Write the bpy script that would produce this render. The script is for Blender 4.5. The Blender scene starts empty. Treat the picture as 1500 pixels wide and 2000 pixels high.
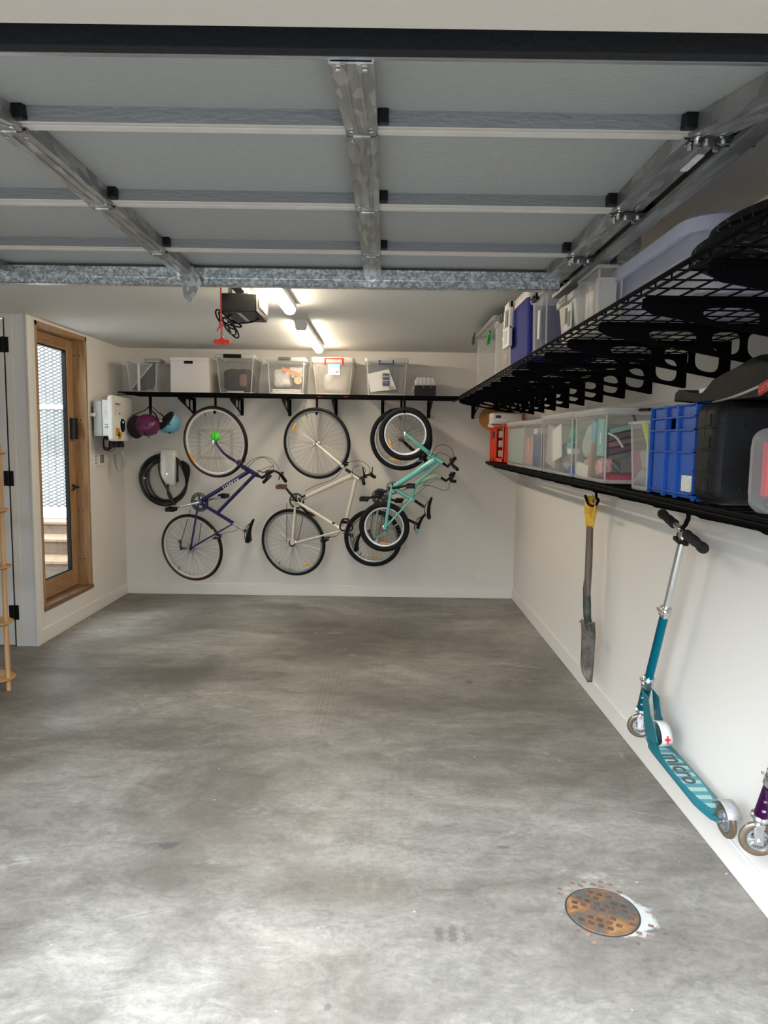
SKY, EXPO, TUBE_E, GLOW = 1.0, 2.22, 13.0, 2.8
import bpy, bmesh, math, random
from mathutils import Vector as V, Matrix
from math import sin, cos, pi, radians as R_
random.seed(7)
SC = bpy.context.scene
COL = SC.collection
# ---------------------------------------------------------------- camera model (measured from the photograph)
FPX, PITCH, YAW, ROLL = 1367.6, 0.1016, -0.0001, 0.0143
EYE = V((0, 0, 1.58))
_f = V((sin(YAW)*cos(PITCH), cos(YAW)*cos(PITCH), -sin(PITCH)))
_r0 = V((cos(YAW), -sin(YAW), 0)); _u0 = _r0.cross(_f)
_r = cos(ROLL)*_r0 + sin(ROLL)*_u0; _u = -sin(ROLL)*_r0 + cos(ROLL)*_u0
def at(px, py, ax, val):
    """point of a real plane (X, Y or Z = val) seen at a pixel of the 1500x2000 photograph"""
    d = _f + _r*((px-750)/FPX) - _u*((py-1000)/FPX)
    i = 'XYZ'.index(ax); t = (val-EYE[i])/d[i]
    return EYE + d*t
def on_plane(px, py, p0, n):
    d = _f + _r*((px-750)/FPX) - _u*((py-1000)/FPX)
    return EYE + d*((p0-EYE).dot(n)/d.dot(n))
# room numbers
XL, XR, YB, H, YR = -2.60, 1.32, 7.0, 2.45, 5.15
# ---------------------------------------------------------------- materials
MATS = {}
def _new(name):
    m = bpy.data.materials.new(name); m.use_nodes = True
    nt = m.node_tree; nt.nodes.clear()
    out = nt.nodes.new('ShaderNodeOutputMaterial')
    return m, nt, out
def N(nt, t, **k):
    n = nt.nodes.new(t)
    for a, b in k.items():
        if a.startswith('i_'): n.inputs[a[2:].replace('_', ' ')].default_value = b
        else: setattr(n, a, b)
    return n
def ramp(nt, stops):
    r = nt.nodes.new('ShaderNodeValToRGB'); e = r.color_ramp.elements
    while len(e) < len(stops): e.new(.5)
    for i, (p, c) in enumerate(stops): e[i].position = p; e[i].color = (*c, 1) if len(c) == 3 else c
    return r
def mat(name, col, rough=.5, metal=0., var=0., vscale=8., bump=0., bscale=40., spec=.5, emit=None, es=0., stretch=None, coat=0.):
    """principled material with procedural colour variation and bump"""
    if name in MATS: return MATS[name]
    m, nt, out = _new(name)
    b = N(nt, 'ShaderNodeBsdfPrincipled'); nt.links.new(b.outputs[0], out.inputs[0])
    b.inputs['Base Color'].default_value = (*col, 1); b.inputs['Roughness'].default_value = rough
    b.inputs['Metallic'].default_value = metal; b.inputs['Specular IOR Level'].default_value = spec
    b.inputs['Coat Weight'].default_value = coat
    if emit: b.inputs['Emission Color'].default_value = (*emit, 1); b.inputs['Emission Strength'].default_value = es
    if var or bump:
        tc = N(nt, 'ShaderNodeTexCoord'); mp = N(nt, 'ShaderNodeMapping'); nt.links.new(tc.outputs['Object'], mp.inputs[0])
        if stretch: mp.inputs['Scale'].default_value = stretch
    if var:
        no = N(nt, 'ShaderNodeTexNoise', i_Scale=vscale, i_Detail=6.); nt.links.new(mp.outputs[0], no.inputs['Vector'])
        lo = tuple(max(0, c*(1-var)) for c in col); hi = tuple(min(1, c*(1+var)) for c in col)
        rp = ramp(nt, [(.3, lo), (.7, hi)]); nt.links.new(no.outputs[0], rp.inputs[0]); nt.links.new(rp.outputs[0], b.inputs['Base Color'])
    if bump:
        no = N(nt, 'ShaderNodeTexNoise', i_Scale=bscale, i_Detail=4.); nt.links.new(mp.outputs[0], no.inputs['Vector'])
        bp = N(nt, 'ShaderNodeBump', i_Strength=bump, i_Distance=.01); nt.links.new(no.outputs[0], bp.inputs['Height'])
        nt.links.new(bp.outputs[0], b.inputs['Normal'])
    MATS[name] = m; return m
def clear(name, col=(.92, .93, .95), trans=.6, rough=.25, milk=.0):
    """see-through moulded plastic: transparent + thin diffuse/translucent + gloss"""
    if name in MATS: return MATS[name]
    m, nt, out = _new(name)
    tr = N(nt, 'ShaderNodeBsdfTransparent'); tr.inputs[0].default_value = (.98, .98, .98, 1)
    df = N(nt, 'ShaderNodeBsdfPrincipled'); df.inputs['Base Color'].default_value = (*col, 1); df.inputs['Roughness'].default_value = rough
    tl = N(nt, 'ShaderNodeBsdfTranslucent'); tl.inputs[0].default_value = (*col, 1)
    a = N(nt, 'ShaderNodeMixShader'); a.inputs[0].default_value = .45
    nt.links.new(df.outputs[0], a.inputs[1]); nt.links.new(tl.outputs[0], a.inputs[2])
    tc = N(nt, 'ShaderNodeTexCoord'); no = N(nt, 'ShaderNodeTexNoise', i_Scale=3., i_Detail=3.); nt.links.new(tc.outputs['Object'], no.inputs['Vector'])
    mr = N(nt, 'ShaderNodeMapRange'); mr.inputs[3].default_value = max(0, (1-trans)*.75); mr.inputs[4].default_value = min(1, (1-trans)*1.25)
    nt.links.new(no.outputs[0], mr.inputs[0])
    lw = N(nt, 'ShaderNodeLayerWeight', i_Blend=.25); ad = N(nt, 'ShaderNodeMath', operation='MULTIPLY_ADD'); ad.use_clamp = True
    nt.links.new(lw.outputs[1], ad.inputs[0]); ad.inputs[1].default_value = .28; nt.links.new(mr.outputs[0], ad.inputs[2])
    mx = N(nt, 'ShaderNodeMixShader'); nt.links.new(ad.outputs[0], mx.inputs[0])
    nt.links.new(tr.outputs[0], mx.inputs[1]); nt.links.new(a.outputs[0], mx.inputs[2]); nt.links.new(mx.outputs[0], out.inputs[0])
    MATS[name] = m; return m
def glass(name):
    m, nt, out = _new(name)
    tr = N(nt, 'ShaderNodeBsdfTransparent'); tr.inputs[0].default_value = (.93, .95, .95, 1)
    gl = N(nt, 'ShaderNodeBsdfGlossy'); gl.inputs['Roughness'].default_value = .005
    ge = N(nt, 'ShaderNodeNewGeometry'); dp = N(nt, 'ShaderNodeVectorMath', operation='DOT_PRODUCT'); nt.links.new(ge.outputs['Normal'], dp.inputs[0]); nt.links.new(ge.outputs['Incoming'], dp.inputs[1])
    ab = N(nt, 'ShaderNodeMath', operation='ABSOLUTE'); nt.links.new(dp.outputs['Value'], ab.inputs[0]); iv = N(nt, 'ShaderNodeMath', operation='SUBTRACT'); iv.inputs[0].default_value = 1; nt.links.new(ab.outputs[0], iv.inputs[1])
    pw = N(nt, 'ShaderNodeMath', operation='POWER'); nt.links.new(iv.outputs[0], pw.inputs[0]); pw.inputs[1].default_value = 5; fr = N(nt, 'ShaderNodeMath', operation='MULTIPLY_ADD'); nt.links.new(pw.outputs[0], fr.inputs[0]); fr.inputs[1].default_value = .94; fr.inputs[2].default_value = .055
    mx = N(nt, 'ShaderNodeMixShader')
    nt.links.new(fr.outputs[0], mx.inputs[0]); nt.links.new(tr.outputs[0], mx.inputs[1]); nt.links.new(gl.outputs[0], mx.inputs[2]); nt.links.new(mx.outputs[0], out.inputs[0])
    return m
def wood(name, c1, c2, stretch=(12, 12, 1.2), rough=.5, sc=3.):
    if name in MATS: return MATS[name]
    m, nt, out = _new(name)
    b = N(nt, 'ShaderNodeBsdfPrincipled', i_Roughness=rough); nt.links.new(b.outputs[0], out.inputs[0])
    tc = N(nt, 'ShaderNodeTexCoord'); mp = N(nt, 'ShaderNodeMapping'); mp.inputs['Scale'].default_value = stretch; nt.links.new(tc.outputs['Object'], mp.inputs[0])
    no = N(nt, 'ShaderNodeTexNoise', i_Scale=sc, i_Detail=8., i_Distortion=.6); nt.links.new(mp.outputs[0], no.inputs['Vector'])
    rp = ramp(nt, [(.3, c1), (.5, tuple((a+b_)/2 for a, b_ in zip(c1, c2))), (.7, c2)]); nt.links.new(no.outputs[0], rp.inputs[0]); nt.links.new(rp.outputs[0], b.inputs['Base Color'])
    bp = N(nt, 'ShaderNodeBump', i_Strength=.15, i_Distance=.004); nt.links.new(no.outputs[0], bp.inputs['Height']); nt.links.new(bp.outputs[0], b.inputs['Normal'])
    MATS[name] = m; return m
def galv(name, base=(.42, .44, .44), hi=(.75, .77, .78), sc=55., rough=.42, metal=.75, stretch=(1, 1, 1)):
    if name in MATS: return MATS[name]
    m, nt, out = _new(name)
    b = N(nt, 'ShaderNodeBsdfPrincipled', i_Roughness=rough, i_Metallic=metal); nt.links.new(b.outputs[0], out.inputs[0])
    tc = N(nt, 'ShaderNodeTexCoord'); mp = N(nt, 'ShaderNodeMapping'); mp.inputs['Scale'].default_value = stretch; nt.links.new(tc.outputs['Object'], mp.inputs[0])
    vo = N(nt, 'ShaderNodeTexVoronoi', i_Scale=sc); nt.links.new(mp.outputs[0], vo.inputs['Vector'])
    no = N(nt, 'ShaderNodeTexNoise', i_Scale=sc*.35, i_Detail=5.); nt.links.new(mp.outputs[0], no.inputs['Vector'])
    sp = N(nt, 'ShaderNodeSeparateColor'); nt.links.new(vo.outputs['Color'], sp.inputs[0])
    ma = N(nt, 'ShaderNodeMath', operation='MULTIPLY'); nt.links.new(sp.outputs[0], ma.inputs[0]); nt.links.new(no.outputs[0], ma.inputs[1])
    rp = ramp(nt, [(.08, base), (.5, hi)]); nt.links.new(ma.outputs[0], rp.inputs[0]); nt.links.new(rp.outputs[0], b.inputs['Base Color'])
    MATS[name] = m; return m
# ---------------------------------------------------------------- mesh building
WL = {}                                                            # world location of every parent
def tag(o, label=None, cat=None, group=None, kind=None):
    if label: o['label'] = label
    if cat: o['category'] = cat
    if group: o['group'] = group
    if kind: o['kind'] = kind
    return o
def thing(name, label, cat, loc, group=None):
    o = bpy.data.objects.new(name, None); COL.objects.link(o); o.location = loc; o.empty_display_size = .05
    WL[o.name] = V(loc); return tag(o, label, cat, group)
def basis(d):
    d = V(d).normalized(); a = V((0, 0, 1)) if abs(d.z) < .9 else V((1, 0, 0))
    x = a.cross(d).normalized(); return x, d.cross(x), d
def rrect(x0, x1, y0, y1, r, n=4):
    o = []
    for cx, cy, a in ((x1-r, y1-r, 0), (x0+r, y1-r, 90), (x0+r, y0+r, 180), (x1-r, y0+r, 270)):
        for i in range(n+1):
            t = R_(a+90*i/n); o.append((cx+r*cos(t), cy+r*sin(t)))
    return o
class MB:
    def __init__(s): s.bm = bmesh.new()
    def box(s, x0, x1, y0, y1, z0, z1):
        v = [s.bm.verts.new((x, y, z)) for z in (z0, z1) for y in (y0, y1) for x in (x0, x1)]
        for f in ((0, 2, 3, 1), (4, 5, 7, 6), (0, 1, 5, 4), (2, 6, 7, 3), (0, 4, 6, 2), (1, 3, 7, 5)): s.bm.faces.new([v[i] for i in f])
        return s
    def obox(s, c, ax, ay, az):
        c = V(c); ax = V(ax); ay = V(ay); az = V(az)
        v = [s.bm.verts.new(c+ax*i+ay*j+az*k) for k in (-1, 1) for j in (-1, 1) for i in (-1, 1)]
        for f in ((0, 2, 3, 1), (4, 5, 7, 6), (0, 1, 5, 4), (2, 6, 7, 3), (0, 4, 6, 2), (1, 3, 7, 5)): s.bm.faces.new([v[i] for i in f])
        return s
    def loft(s, rings, c0=True, c1=True, closed=False):
        rs = [[s.bm.verts.new(p) for p in r] for r in rings]; n = len(rs[0])
        prs = list(zip(rs, rs[1:])) + ([(rs[-1], rs[0])] if closed else [])
        for a, b in prs:
            for i in range(n): s.bm.faces.new((a[i], a[(i+1) % n], b[(i+1) % n], b[i]))
        if not closed:
            if c0: s.bm.faces.new(rs[0][::-1])
            if c1: s.bm.faces.new(rs[-1])
        return s
    def cyl(s, p0, p1, r0, r1=None, seg=12, caps=True):
        p0 = V(p0); p1 = V(p1); r1 = r0 if r1 is None else r1; x, y, _ = basis(p1-p0)
        return s.loft([[p+(x*cos(2*pi*i/seg)+y*sin(2*pi*i/seg))*r for i in range(seg)] for p, r in ((p0, r0), (p1, r1))], caps, caps)
    def tube(s, pts, r, seg=8, closed=False, caps=True, flat=None):
        pts = [V(p) for p in pts]; n = len(pts); rs = r if isinstance(r, (list, tuple)) else [r]*n
        rings = []; x = None
        for i, p in enumerate(pts):
            a = pts[(i-1) % n] if (closed or i) else pts[0]; b = pts[(i+1) % n] if (closed or i < n-1) else pts[-1]
            d = (b-a); d = d.normalized() if d.length > 1e-9 else V((0, 0, 1))
            if x is None: x, _, _ = basis(d)
            x = (x-d*x.dot(d)).normalized(); y = d.cross(x)
            rings.append([p+(x*cos(2*pi*k/seg)+y*sin(2*pi*k/seg)*(flat or 1))*rs[i] for k in range(seg)])
        return s.loft(rings, caps, caps, closed)
    def torus(s, c, ax, Rr, r, n=48, m=10, u=None, v=None, rv=None):
        c = V(c); x, y, d = basis(ax)
        rings = []
        for i in range(n):
            t = 2*pi*i/n; o = x*cos(t)+y*sin(t)
            rings.append([c+o*(Rr+r*cos(2*pi*k/m))+d*((rv or r)*sin(2*pi*k/m)) for k in range(m)])
        return s.loft(rings, closed=True)
    def lathe(s, prof, c, ax, seg=24, caps=True):
        """prof: (radius, height along ax)"""
        c = V(c); x, y, d = basis(ax)
        return s.loft([[c+d*h+(x*cos(2*pi*i/seg)+y*sin(2*pi*i/seg))*max(r, 1e-4) for i in range(seg)] for r, h in prof], caps, caps)
    def ring_prof(s, prof, c, ax, n=48):
        """closed profile (radius, height) swept round an axis"""
        c = V(c); x, y, d = basis(ax)
        return s.loft([[c+(x*cos(2*pi*i/n)+y*sin(2*pi*i/n))*r+d*h for r, h in prof] for i in range(n)], closed=True)
    def ell(s, c, ax, ay, az, seg=16, rings=10, t0=0., t1=pi, f=None):
        """ellipsoid (or a slice of it by polar angle from +az)"""
        c = V(c); ax = V(ax); ay = V(ay); az = V(az)
        rr = []
        for j in range(rings+1):
            t = t0+(t1-t0)*j/rings; t = min(max(t, 1e-3), pi-1e-3)
            row = []
            for i in range(seg):
                p = 2*pi*i/seg; k = f(t, p) if f else 1
                row.append(c+(ax*cos(p)*sin(t)+ay*sin(p)*sin(t)+az*cos(t))*k)
            rr.append(row)
        return s.loft(rr)
    def plate(s, outline, holes, o, ux, uy, t):
        """flat plate with holes: outline in (u,v) -> o+ux*u+uy*v, thickness t along ux x uy (centred)"""
        cu = bpy.data.curves.new('c', 'CURVE'); cu.dimensions = '2D'; cu.fill_mode = 'BOTH'; cu.extrude = t/2
        for pl in [outline]+list(holes):
            sp = cu.splines.new('POLY'); sp.points.add(len(pl)-1); sp.use_cyclic_u = True
            for q, (a, b) in zip(sp.points, pl): q.co = (a, b, 0, 1)
        ob = bpy.data.objects.new('c', cu); me = bpy.data.meshes.new_from_object(ob)
        ux = V(ux); uy = V(uy); uz = ux.cross(uy).normalized(); o = V(o)
        b2 = bmesh.new(); b2.from_mesh(me); mp = {v: s.bm.verts.new(o+ux*v.co.x+uy*v.co.y+uz*v.co.z) for v in b2.verts}
        for f in b2.faces:
            try: s.bm.faces.new([mp[v] for v in f.verts])
            except ValueError: pass
        b2.free(); bpy.data.objects.remove(ob); bpy.data.curves.remove(cu); bpy.data.meshes.remove(me)
        return s
    def text(s, txt, size, o, ux, uy, t=.0006, bold=0):
        cu = bpy.data.curves.new('t', 'FONT'); cu.body = txt; cu.size = size; cu.extrude = t; cu.resolution_u = 2; cu.offset = bold
        ob = bpy.data.objects.new('t', cu); me = bpy.data.meshes.new_from_object(ob)
        ux = V(ux).normalized(); uy = V(uy).normalized(); uz = ux.cross(uy).normalized(); o = V(o)
        b2 = bmesh.new(); b2.from_mesh(me); mp = {v: s.bm.verts.new(o+ux*v.co.x+uy*v.co.y+uz*v.co.z) for v in b2.verts}
        for f in b2.faces:
            try: s.bm.faces.new([mp[v] for v in f.verts])
            except ValueError: pass
        b2.free(); bpy.data.objects.remove(ob); bpy.data.curves.remove(cu); bpy.data.meshes.remove(me)
        return s
    def build(s, name, m, parent=None, bevel=0, smooth=35, solid=0, sub=0, fix=True):
        bm = s.bm
        if fix: bmesh.ops.recalc_face_normals(bm, faces=bm.faces)
        if parent is not None: off = WL[parent.name]; loc = V((0, 0, 0))
        else:
            xs = [v.co for v in bm.verts]
            off = V(((min(c.x for c in xs)+max(c.x for c in xs))/2, (min(c.y for c in xs)+max(c.y for c in xs))/2, min(c.z for c in xs))); loc = off
        bmesh.ops.translate(bm, verts=bm.verts, vec=-off)
        me = bpy.data.meshes.new(name); bm.to_mesh(me); bm.free()
        if smooth:
            me.polygons.foreach_set('use_smooth', [True]*len(me.polygons)); me.set_sharp_from_angle(angle=R_(smooth))
        me.materials.append(m)
        o = bpy.data.objects.new(name, me); COL.objects.link(o); o.location = loc
        if parent is not None: o.parent = parent; WL[o.name] = off
        else: WL[o.name] = off
        if solid: md = o.modifiers.new('solid', 'SOLIDIFY'); md.thickness = solid; md.offset = 0
        if sub: md = o.modifiers.new('sub', 'SUBSURF'); md.levels = sub; md.render_levels = sub
        if bevel: md = o.modifiers.new('bev', 'BEVEL'); md.width = bevel; md.segments = 2; md.limit_method = 'ANGLE'; md.angle_limit = R_(40)
        return o
def struct(name, mb, m, label, **k):
    o = mb.build(name, m, None, **k); return tag(o, label, None, None, 'structure')
def catmull(pts, n=6, closed=False):
    pts = [V(p) for p in pts]; N_ = len(pts); out = []
    rng = range(N_ if closed else N_-1)
    for i in rng:
        g = (lambda j: pts[j % N_]) if closed else (lambda j: pts[max(0, min(N_-1, j))])
        p0, p1, p2, p3 = g(i-1), g(i), g(i+1), g(i+2)
        for k in range(n):
            t = k/n; out.append(.5*((2*p1)+(p2-p0)*t+(2*p0-5*p1+4*p2-p3)*t*t+(3*p1-p0-3*p2+p3)*t**3))
    if not closed: out.append(pts[-1])
    return out
# palette
WALL = mat('wall_paint', (.70, .672, .63), .75, bump=.04, bscale=120)
CEIL = mat('ceiling_paint', (.70, .69, .66), .8)
TRIM = mat('trim_paint', (.74, .71, .665), .4)
DGREY = mat('white_door_paint', (.70, .71, .70), .45)
BLACK = mat('black_powder_coat', (.0015, .0015, .002), .55, spec=.06)
BLKP = mat('black_plastic', (.003, .003, .004), .4, spec=.25)
RUB = mat('black_rubber', (.007, .007, .008), .7, spec=.25, bump=.2, bscale=90)
CHROME = mat('chrome', (.75, .75, .76), .18, 1.)
ALU = mat('brushed_aluminium', (.62, .62, .62), .34, 1.)
STEELD = mat('dark_steel', (.10, .10, .10), .35, .8)
WHITEP = mat('white_plastic', (.78, .78, .76), .3)
# ================================================================ floor material
def floor_mat():
    m, nt, out = _new('polished_concrete'); L = nt.links.new
    b = N(nt, 'ShaderNodeBsdfPrincipled'); L(b.outputs[0], out.inputs[0])
    geo = N(nt, 'ShaderNodeNewGeometry'); pos = geo.outputs['Position']
    def noise(sc, det=8., dist=0., scale=(1, 1, 1), ro=.55):
        mp = N(nt, 'ShaderNodeMapping'); mp.inputs['Scale'].default_value = scale; L(pos, mp.inputs[0])
        n = N(nt, 'ShaderNodeTexNoise', i_Scale=sc, i_Detail=det, i_Distortion=dist); n.inputs['Roughness'].default_value = ro
        L(mp.outputs[0], n.inputs['Vector']); return n.outputs[0]
    def mix(fac, a, c, mode='MIX'):
        x = N(nt, 'ShaderNodeMix', data_type='RGBA', blend_type=mode)
        for s, i in ((fac, 0), (a, 6), (c, 7)):
            if isinstance(s, (float, int)): x.inputs[i].default_value = s
            elif isinstance(s, tuple): x.inputs[i].default_value = (*s, 1)
            else: L(s, x.inputs[i])
        return x.outputs[2]
    def rp(src, *st): r = ramp(nt, list(st)); L(src, r.inputs[0]); return r.outputs[0]
    base = rp(noise(1.0, 10, .5, (.55, 1.0, 1), .62), (.32, (.100, .088, .074)), (.45, (.164, .149, .129)), (.56, (.234, .216, .191)), (.70, (.33, .307, .276)))
    fine = rp(noise(9, 15, .6, (.5, 1.0, 1), .84), (.34, (.45, .44, .43)), (.5, (1, 1, 1)), (.64, (1.42, 1.40, 1.36)))
    c = mix(.75, base, fine, 'MULTIPLY')
    grain = rp(noise(46, 12, .2, (.7, 1, 1), .8), (.34, (.70, .69, .68)), (.5, (1, 1, 1)), (.64, (1.22, 1.21, 1.2)))
    c = mix(.8, c, grain, 'MULTIPLY')
    # pale scuffed streaks
    st = rp(noise(1.6, 15, 1.0, (.6, 1.5, 1), .82), (.57, (0, 0, 0)), (.66, (.75, .75, .75)), (.74, (.2, .2, .2)))
    c = mix(st, c, (.42, .40, .36))
    # dark damp blotches
    dk = rp(noise(.75, 10, .8, (.7, .9, 1), .7), (.50, (0, 0, 0)), (.62, (.7, .7, .7)))
    c = mix(dk, c, (.105, .092, .076))
    # tiny speckles of paint
    vo = N(nt, 'ShaderNodeTexVoronoi', i_Scale=7.); L(pos, vo.inputs['Vector'])
    sp = rp(vo.outputs['Distance'], (.0, (1, 1, 1)), (.022, (.9, .9, .9)), (.034, (0, 0, 0)))
    c = mix(sp, c, (.55, .54, .5))
    # spots of oil
    vo = N(nt, 'ShaderNodeTexVoronoi', i_Scale=1.3); L(pos, vo.inputs['Vector'])
    sp = rp(vo.outputs['Distance'], (.0, (1, 1, 1)), (.035, (.8, .8, .8)), (.055, (0, 0, 0)))
    c = mix(sp, c, (.07, .065, .055))
    # tyre tracks running into the garage: ribs across X inside two bands, broken along Y
    sx = N(nt, 'ShaderNodeSeparateXYZ'); L(pos, sx.inputs[0])
    def M_(op, a, b_=None, c_=None):
        n = N(nt, 'ShaderNodeMath', operation=op)
        for i, s in enumerate((a, b_, c_)):
            if s is None: continue
            if isinstance(s, (int, float)): n.inputs[i].default_value = s
            else: L(s, n.inputs[i])
        return n.outputs[0]
    for xc, wd, amt in ((-.10, .13, .26), (.05, .09, .18), (-1.35, .12, .10)):
        band = M_('LESS_THAN', M_('ABSOLUTE', M_('SUBTRACT', sx.outputs[0], xc)), wd)
        ribs = M_('GREATER_THAN', M_('SINE', M_('MULTIPLY', sx.outputs[0], 2*pi/.042)), -.1)
        lat = M_('GREATER_THAN', M_('SINE', M_('MULTIPLY', sx.outputs[1], 2*pi/.028)), -.7)
        br = rp(noise(3.2, 9, .5, (2.0, .8, 1), .75), (.50, (0, 0, 0)), (.62, (1, 1, 1)))
        f = M_('MULTIPLY', M_('MULTIPLY', M_('MULTIPLY', band, ribs), lat), M_('MULTIPLY', br, amt))
        c = mix(f, c, (.10, .085, .07))
    # separate tread prints and dark scuffs
    for (px, py, wx, wy, am, col, per) in ((722, 1728, .15, .055, .55, (.13, .105, .08), .052), (1140, 0, 0, 0, 0, (0, 0, 0), 1), (880, 1826, .075, .045, .7, (.09, .08, .07), .046), (640, 1350, .09, .75, .28, (.12, .095, .075), .03), (330, 1652, .05, .03, .8, (.07, .07, .07), 0), (985, 1655, .03, .012, .7, (.08, .07, .06), 0), (640, 1966, .012, .02, .6, (.08, .07, .06), 0)):
        if not am: continue
        p_ = at(px, py, 'Z', 0)
        ex = M_('POWER', M_('DIVIDE', M_('ABSOLUTE', M_('SUBTRACT', sx.outputs[0], p_.x)), wx), 2.0); ey = M_('POWER', M_('DIVIDE', M_('ABSOLUTE', M_('SUBTRACT', sx.outputs[1], p_.y)), wy), 2.0)
        k_ = M_('ADD', M_('ADD', ex, ey), M_('MULTIPLY', M_('SUBTRACT', noise(24, 8, .8, (1, 1, 1), .8), .5), 4.5))
        k_ = rp(M_('MULTIPLY', k_, .7), (.30, (1, 1, 1)), (.75, (0, 0, 0))) if wx > .06 else rp(M_('MULTIPLY', k_, .6), (.30, (1, 1, 1)), (.45, (0, 0, 0)))
        if per: k_ = M_('MULTIPLY', k_, M_('GREATER_THAN', M_('SINE', M_('ADD', M_('MULTIPLY', sx.outputs[0], 2*pi/per), M_('MULTIPLY', M_('SINE', M_('MULTIPLY', sx.outputs[1], 300)), .5))), -.2))
        c = mix(M_('MULTIPLY', k_, am), c, col)
    # white filler smeared round the drain cover
    dd_ = N(nt, 'ShaderNodeVectorMath', operation='DISTANCE'); L(pos, dd_.inputs[0]); dd_.inputs[1].default_value = (.86, 2.20, 0)
    near = rp(dd_.outputs['Value'], (.05, (1, 1, 1)), (.17, (0, 0, 0)))
    d2 = N(nt, 'ShaderNodeVectorMath', operation='DISTANCE'); L(pos, d2.inputs[0]); d2.inputs[1].default_value = (.76, 2.228, 0)
    halo = rp(d2.outputs['Value'], (.12, (.55, .55, .55)), (.19, (0, 0, 0)))
    fl = rp(M_('MULTIPLY', M_('ADD', near, halo), noise(17, 9, .6, (1, 1, 1), .7)), (.44, (0, 0, 0)), (.56, (.85, .85, .85)))
    c = mix(fl, c, (.42, .415, .40))
    L(c, b.inputs['Base Color'])
    ro = rp(noise(1.8, 6, .5), (.3, (.34, .34, .34)), (.7, (.56, .56, .56))); L(ro, b.inputs['Roughness'])
    bp = N(nt, 'ShaderNodeBump', i_Strength=.12, i_Distance=.01); L(noise(38, 6), bp.inputs['Height']); L(bp.outputs[0], b.inputs['Normal'])
    return m
struct('driveway', MB().box(-9, 7, -12, .62, -.2, -.004), mat('low_bounce_ground', (.10, .10, .098), .85, var=.3, vscale=60), 'unseen driveway outside the garage opening, darkened to cut bounce light', smooth=0)  # unseen ground, darkened to cut light bounced up to door and ceiling
struct('floor', MB().box(-6, 4, .62, 9.5, -.2, 0), floor_mat(), 'mottled grey concrete garage floor with tyre marks', smooth=0)
# walls
struct('wall_back', MB().box(XL-.15, XR+.15, YB, YB+.15, 0, H), WALL, 'cream plastered end wall behind the hanging bicycles', smooth=0)
w = MB().box(XR, XR+.18, .62, YB, 0, H); struct('wall_right', w, WALL, 'cream side wall carrying the two long black shelves', smooth=0)
D0, D1, DZ0, DZ1 = 5.27, 6.17, .235, 2.43                      # opening of the timber door
w = MB(); w.box(XL-.16, XL, YR, D0, 0, H); w.box(XL-.16, XL, D1, YB, 0, H); w.box(XL-.16, XL, D0, D1, 0, DZ0); w.box(XL-.16, XL, D0, D1, DZ1, H)
struct('wall_left', w, WALL, 'cream side wall round the timber glazed door', smooth=0)
# return wall facing the opening, with the white cupboard door
C0, C1 = -3.6, -2.755
w = MB().box(-2.70, XL-.16+.001, YR, YR+.12, 0, H); w.box(-3.9, C0, YR, YR+.12, 0, H); w.box(C0, -2.70, YR, YR+.12, 2.42, H); w.box(XL-.16, XL, YR-.001, YR, 0, H)
struct('wall_left_return', w, DGREY, 'pale grey painted wall end beside the white hinged door', smooth=0)
w = MB().box(-3.95, -3.8, .62, YR+.12, 0, H); struct('wall_left_front', w, WALL, 'side wall on the far left near the opening', smooth=0)
w = MB().box(-3.95, 1.5, .62, .945, 2.10, 3.1); w.box(-3.95, -2.55, .62, .945, 0, 2.10); w.box(1.08, 1.5, .62, .945, 0, 2.10)  # unseen right jamb set well clear of the door to let daylight in
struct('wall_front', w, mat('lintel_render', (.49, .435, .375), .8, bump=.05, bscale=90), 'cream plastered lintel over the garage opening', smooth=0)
struct('ceiling', MB().box(-3.95, 1.5, .945, YR+.1, H, H+.12).box(XL-.16, 1.5, YR+.1, YB+.15, H, H+.12), CEIL, 'plain pale ceiling above the raised garage door', smooth=0)
# skirtings with a shadow groove
def skirt(x0, x1, y0, y1): return MB().box(x0, x1, y0, y1, 0, .112)
struct('baseboard_back', skirt(XL, XR, YB-.012, YB), TRIM, 'low cream skirting along the end wall', bevel=.003)
struct('baseboard_right', skirt(XR-.012, XR, .945, YB-.012), TRIM, 'low cream skirting along the shelf wall', bevel=.003)
struct('baseboard_left', skirt(XL, XL+.012, YR, YB-.012), TRIM, 'low cream skirting under the timber door', bevel=.003)
struct('trim_corner', MB().box(XL-.001, XL+.014, YR-.014, YR+.045, .0, H-.002), TRIM, 'narrow cream corner trim left of the timber door', bevel=.003)
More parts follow.
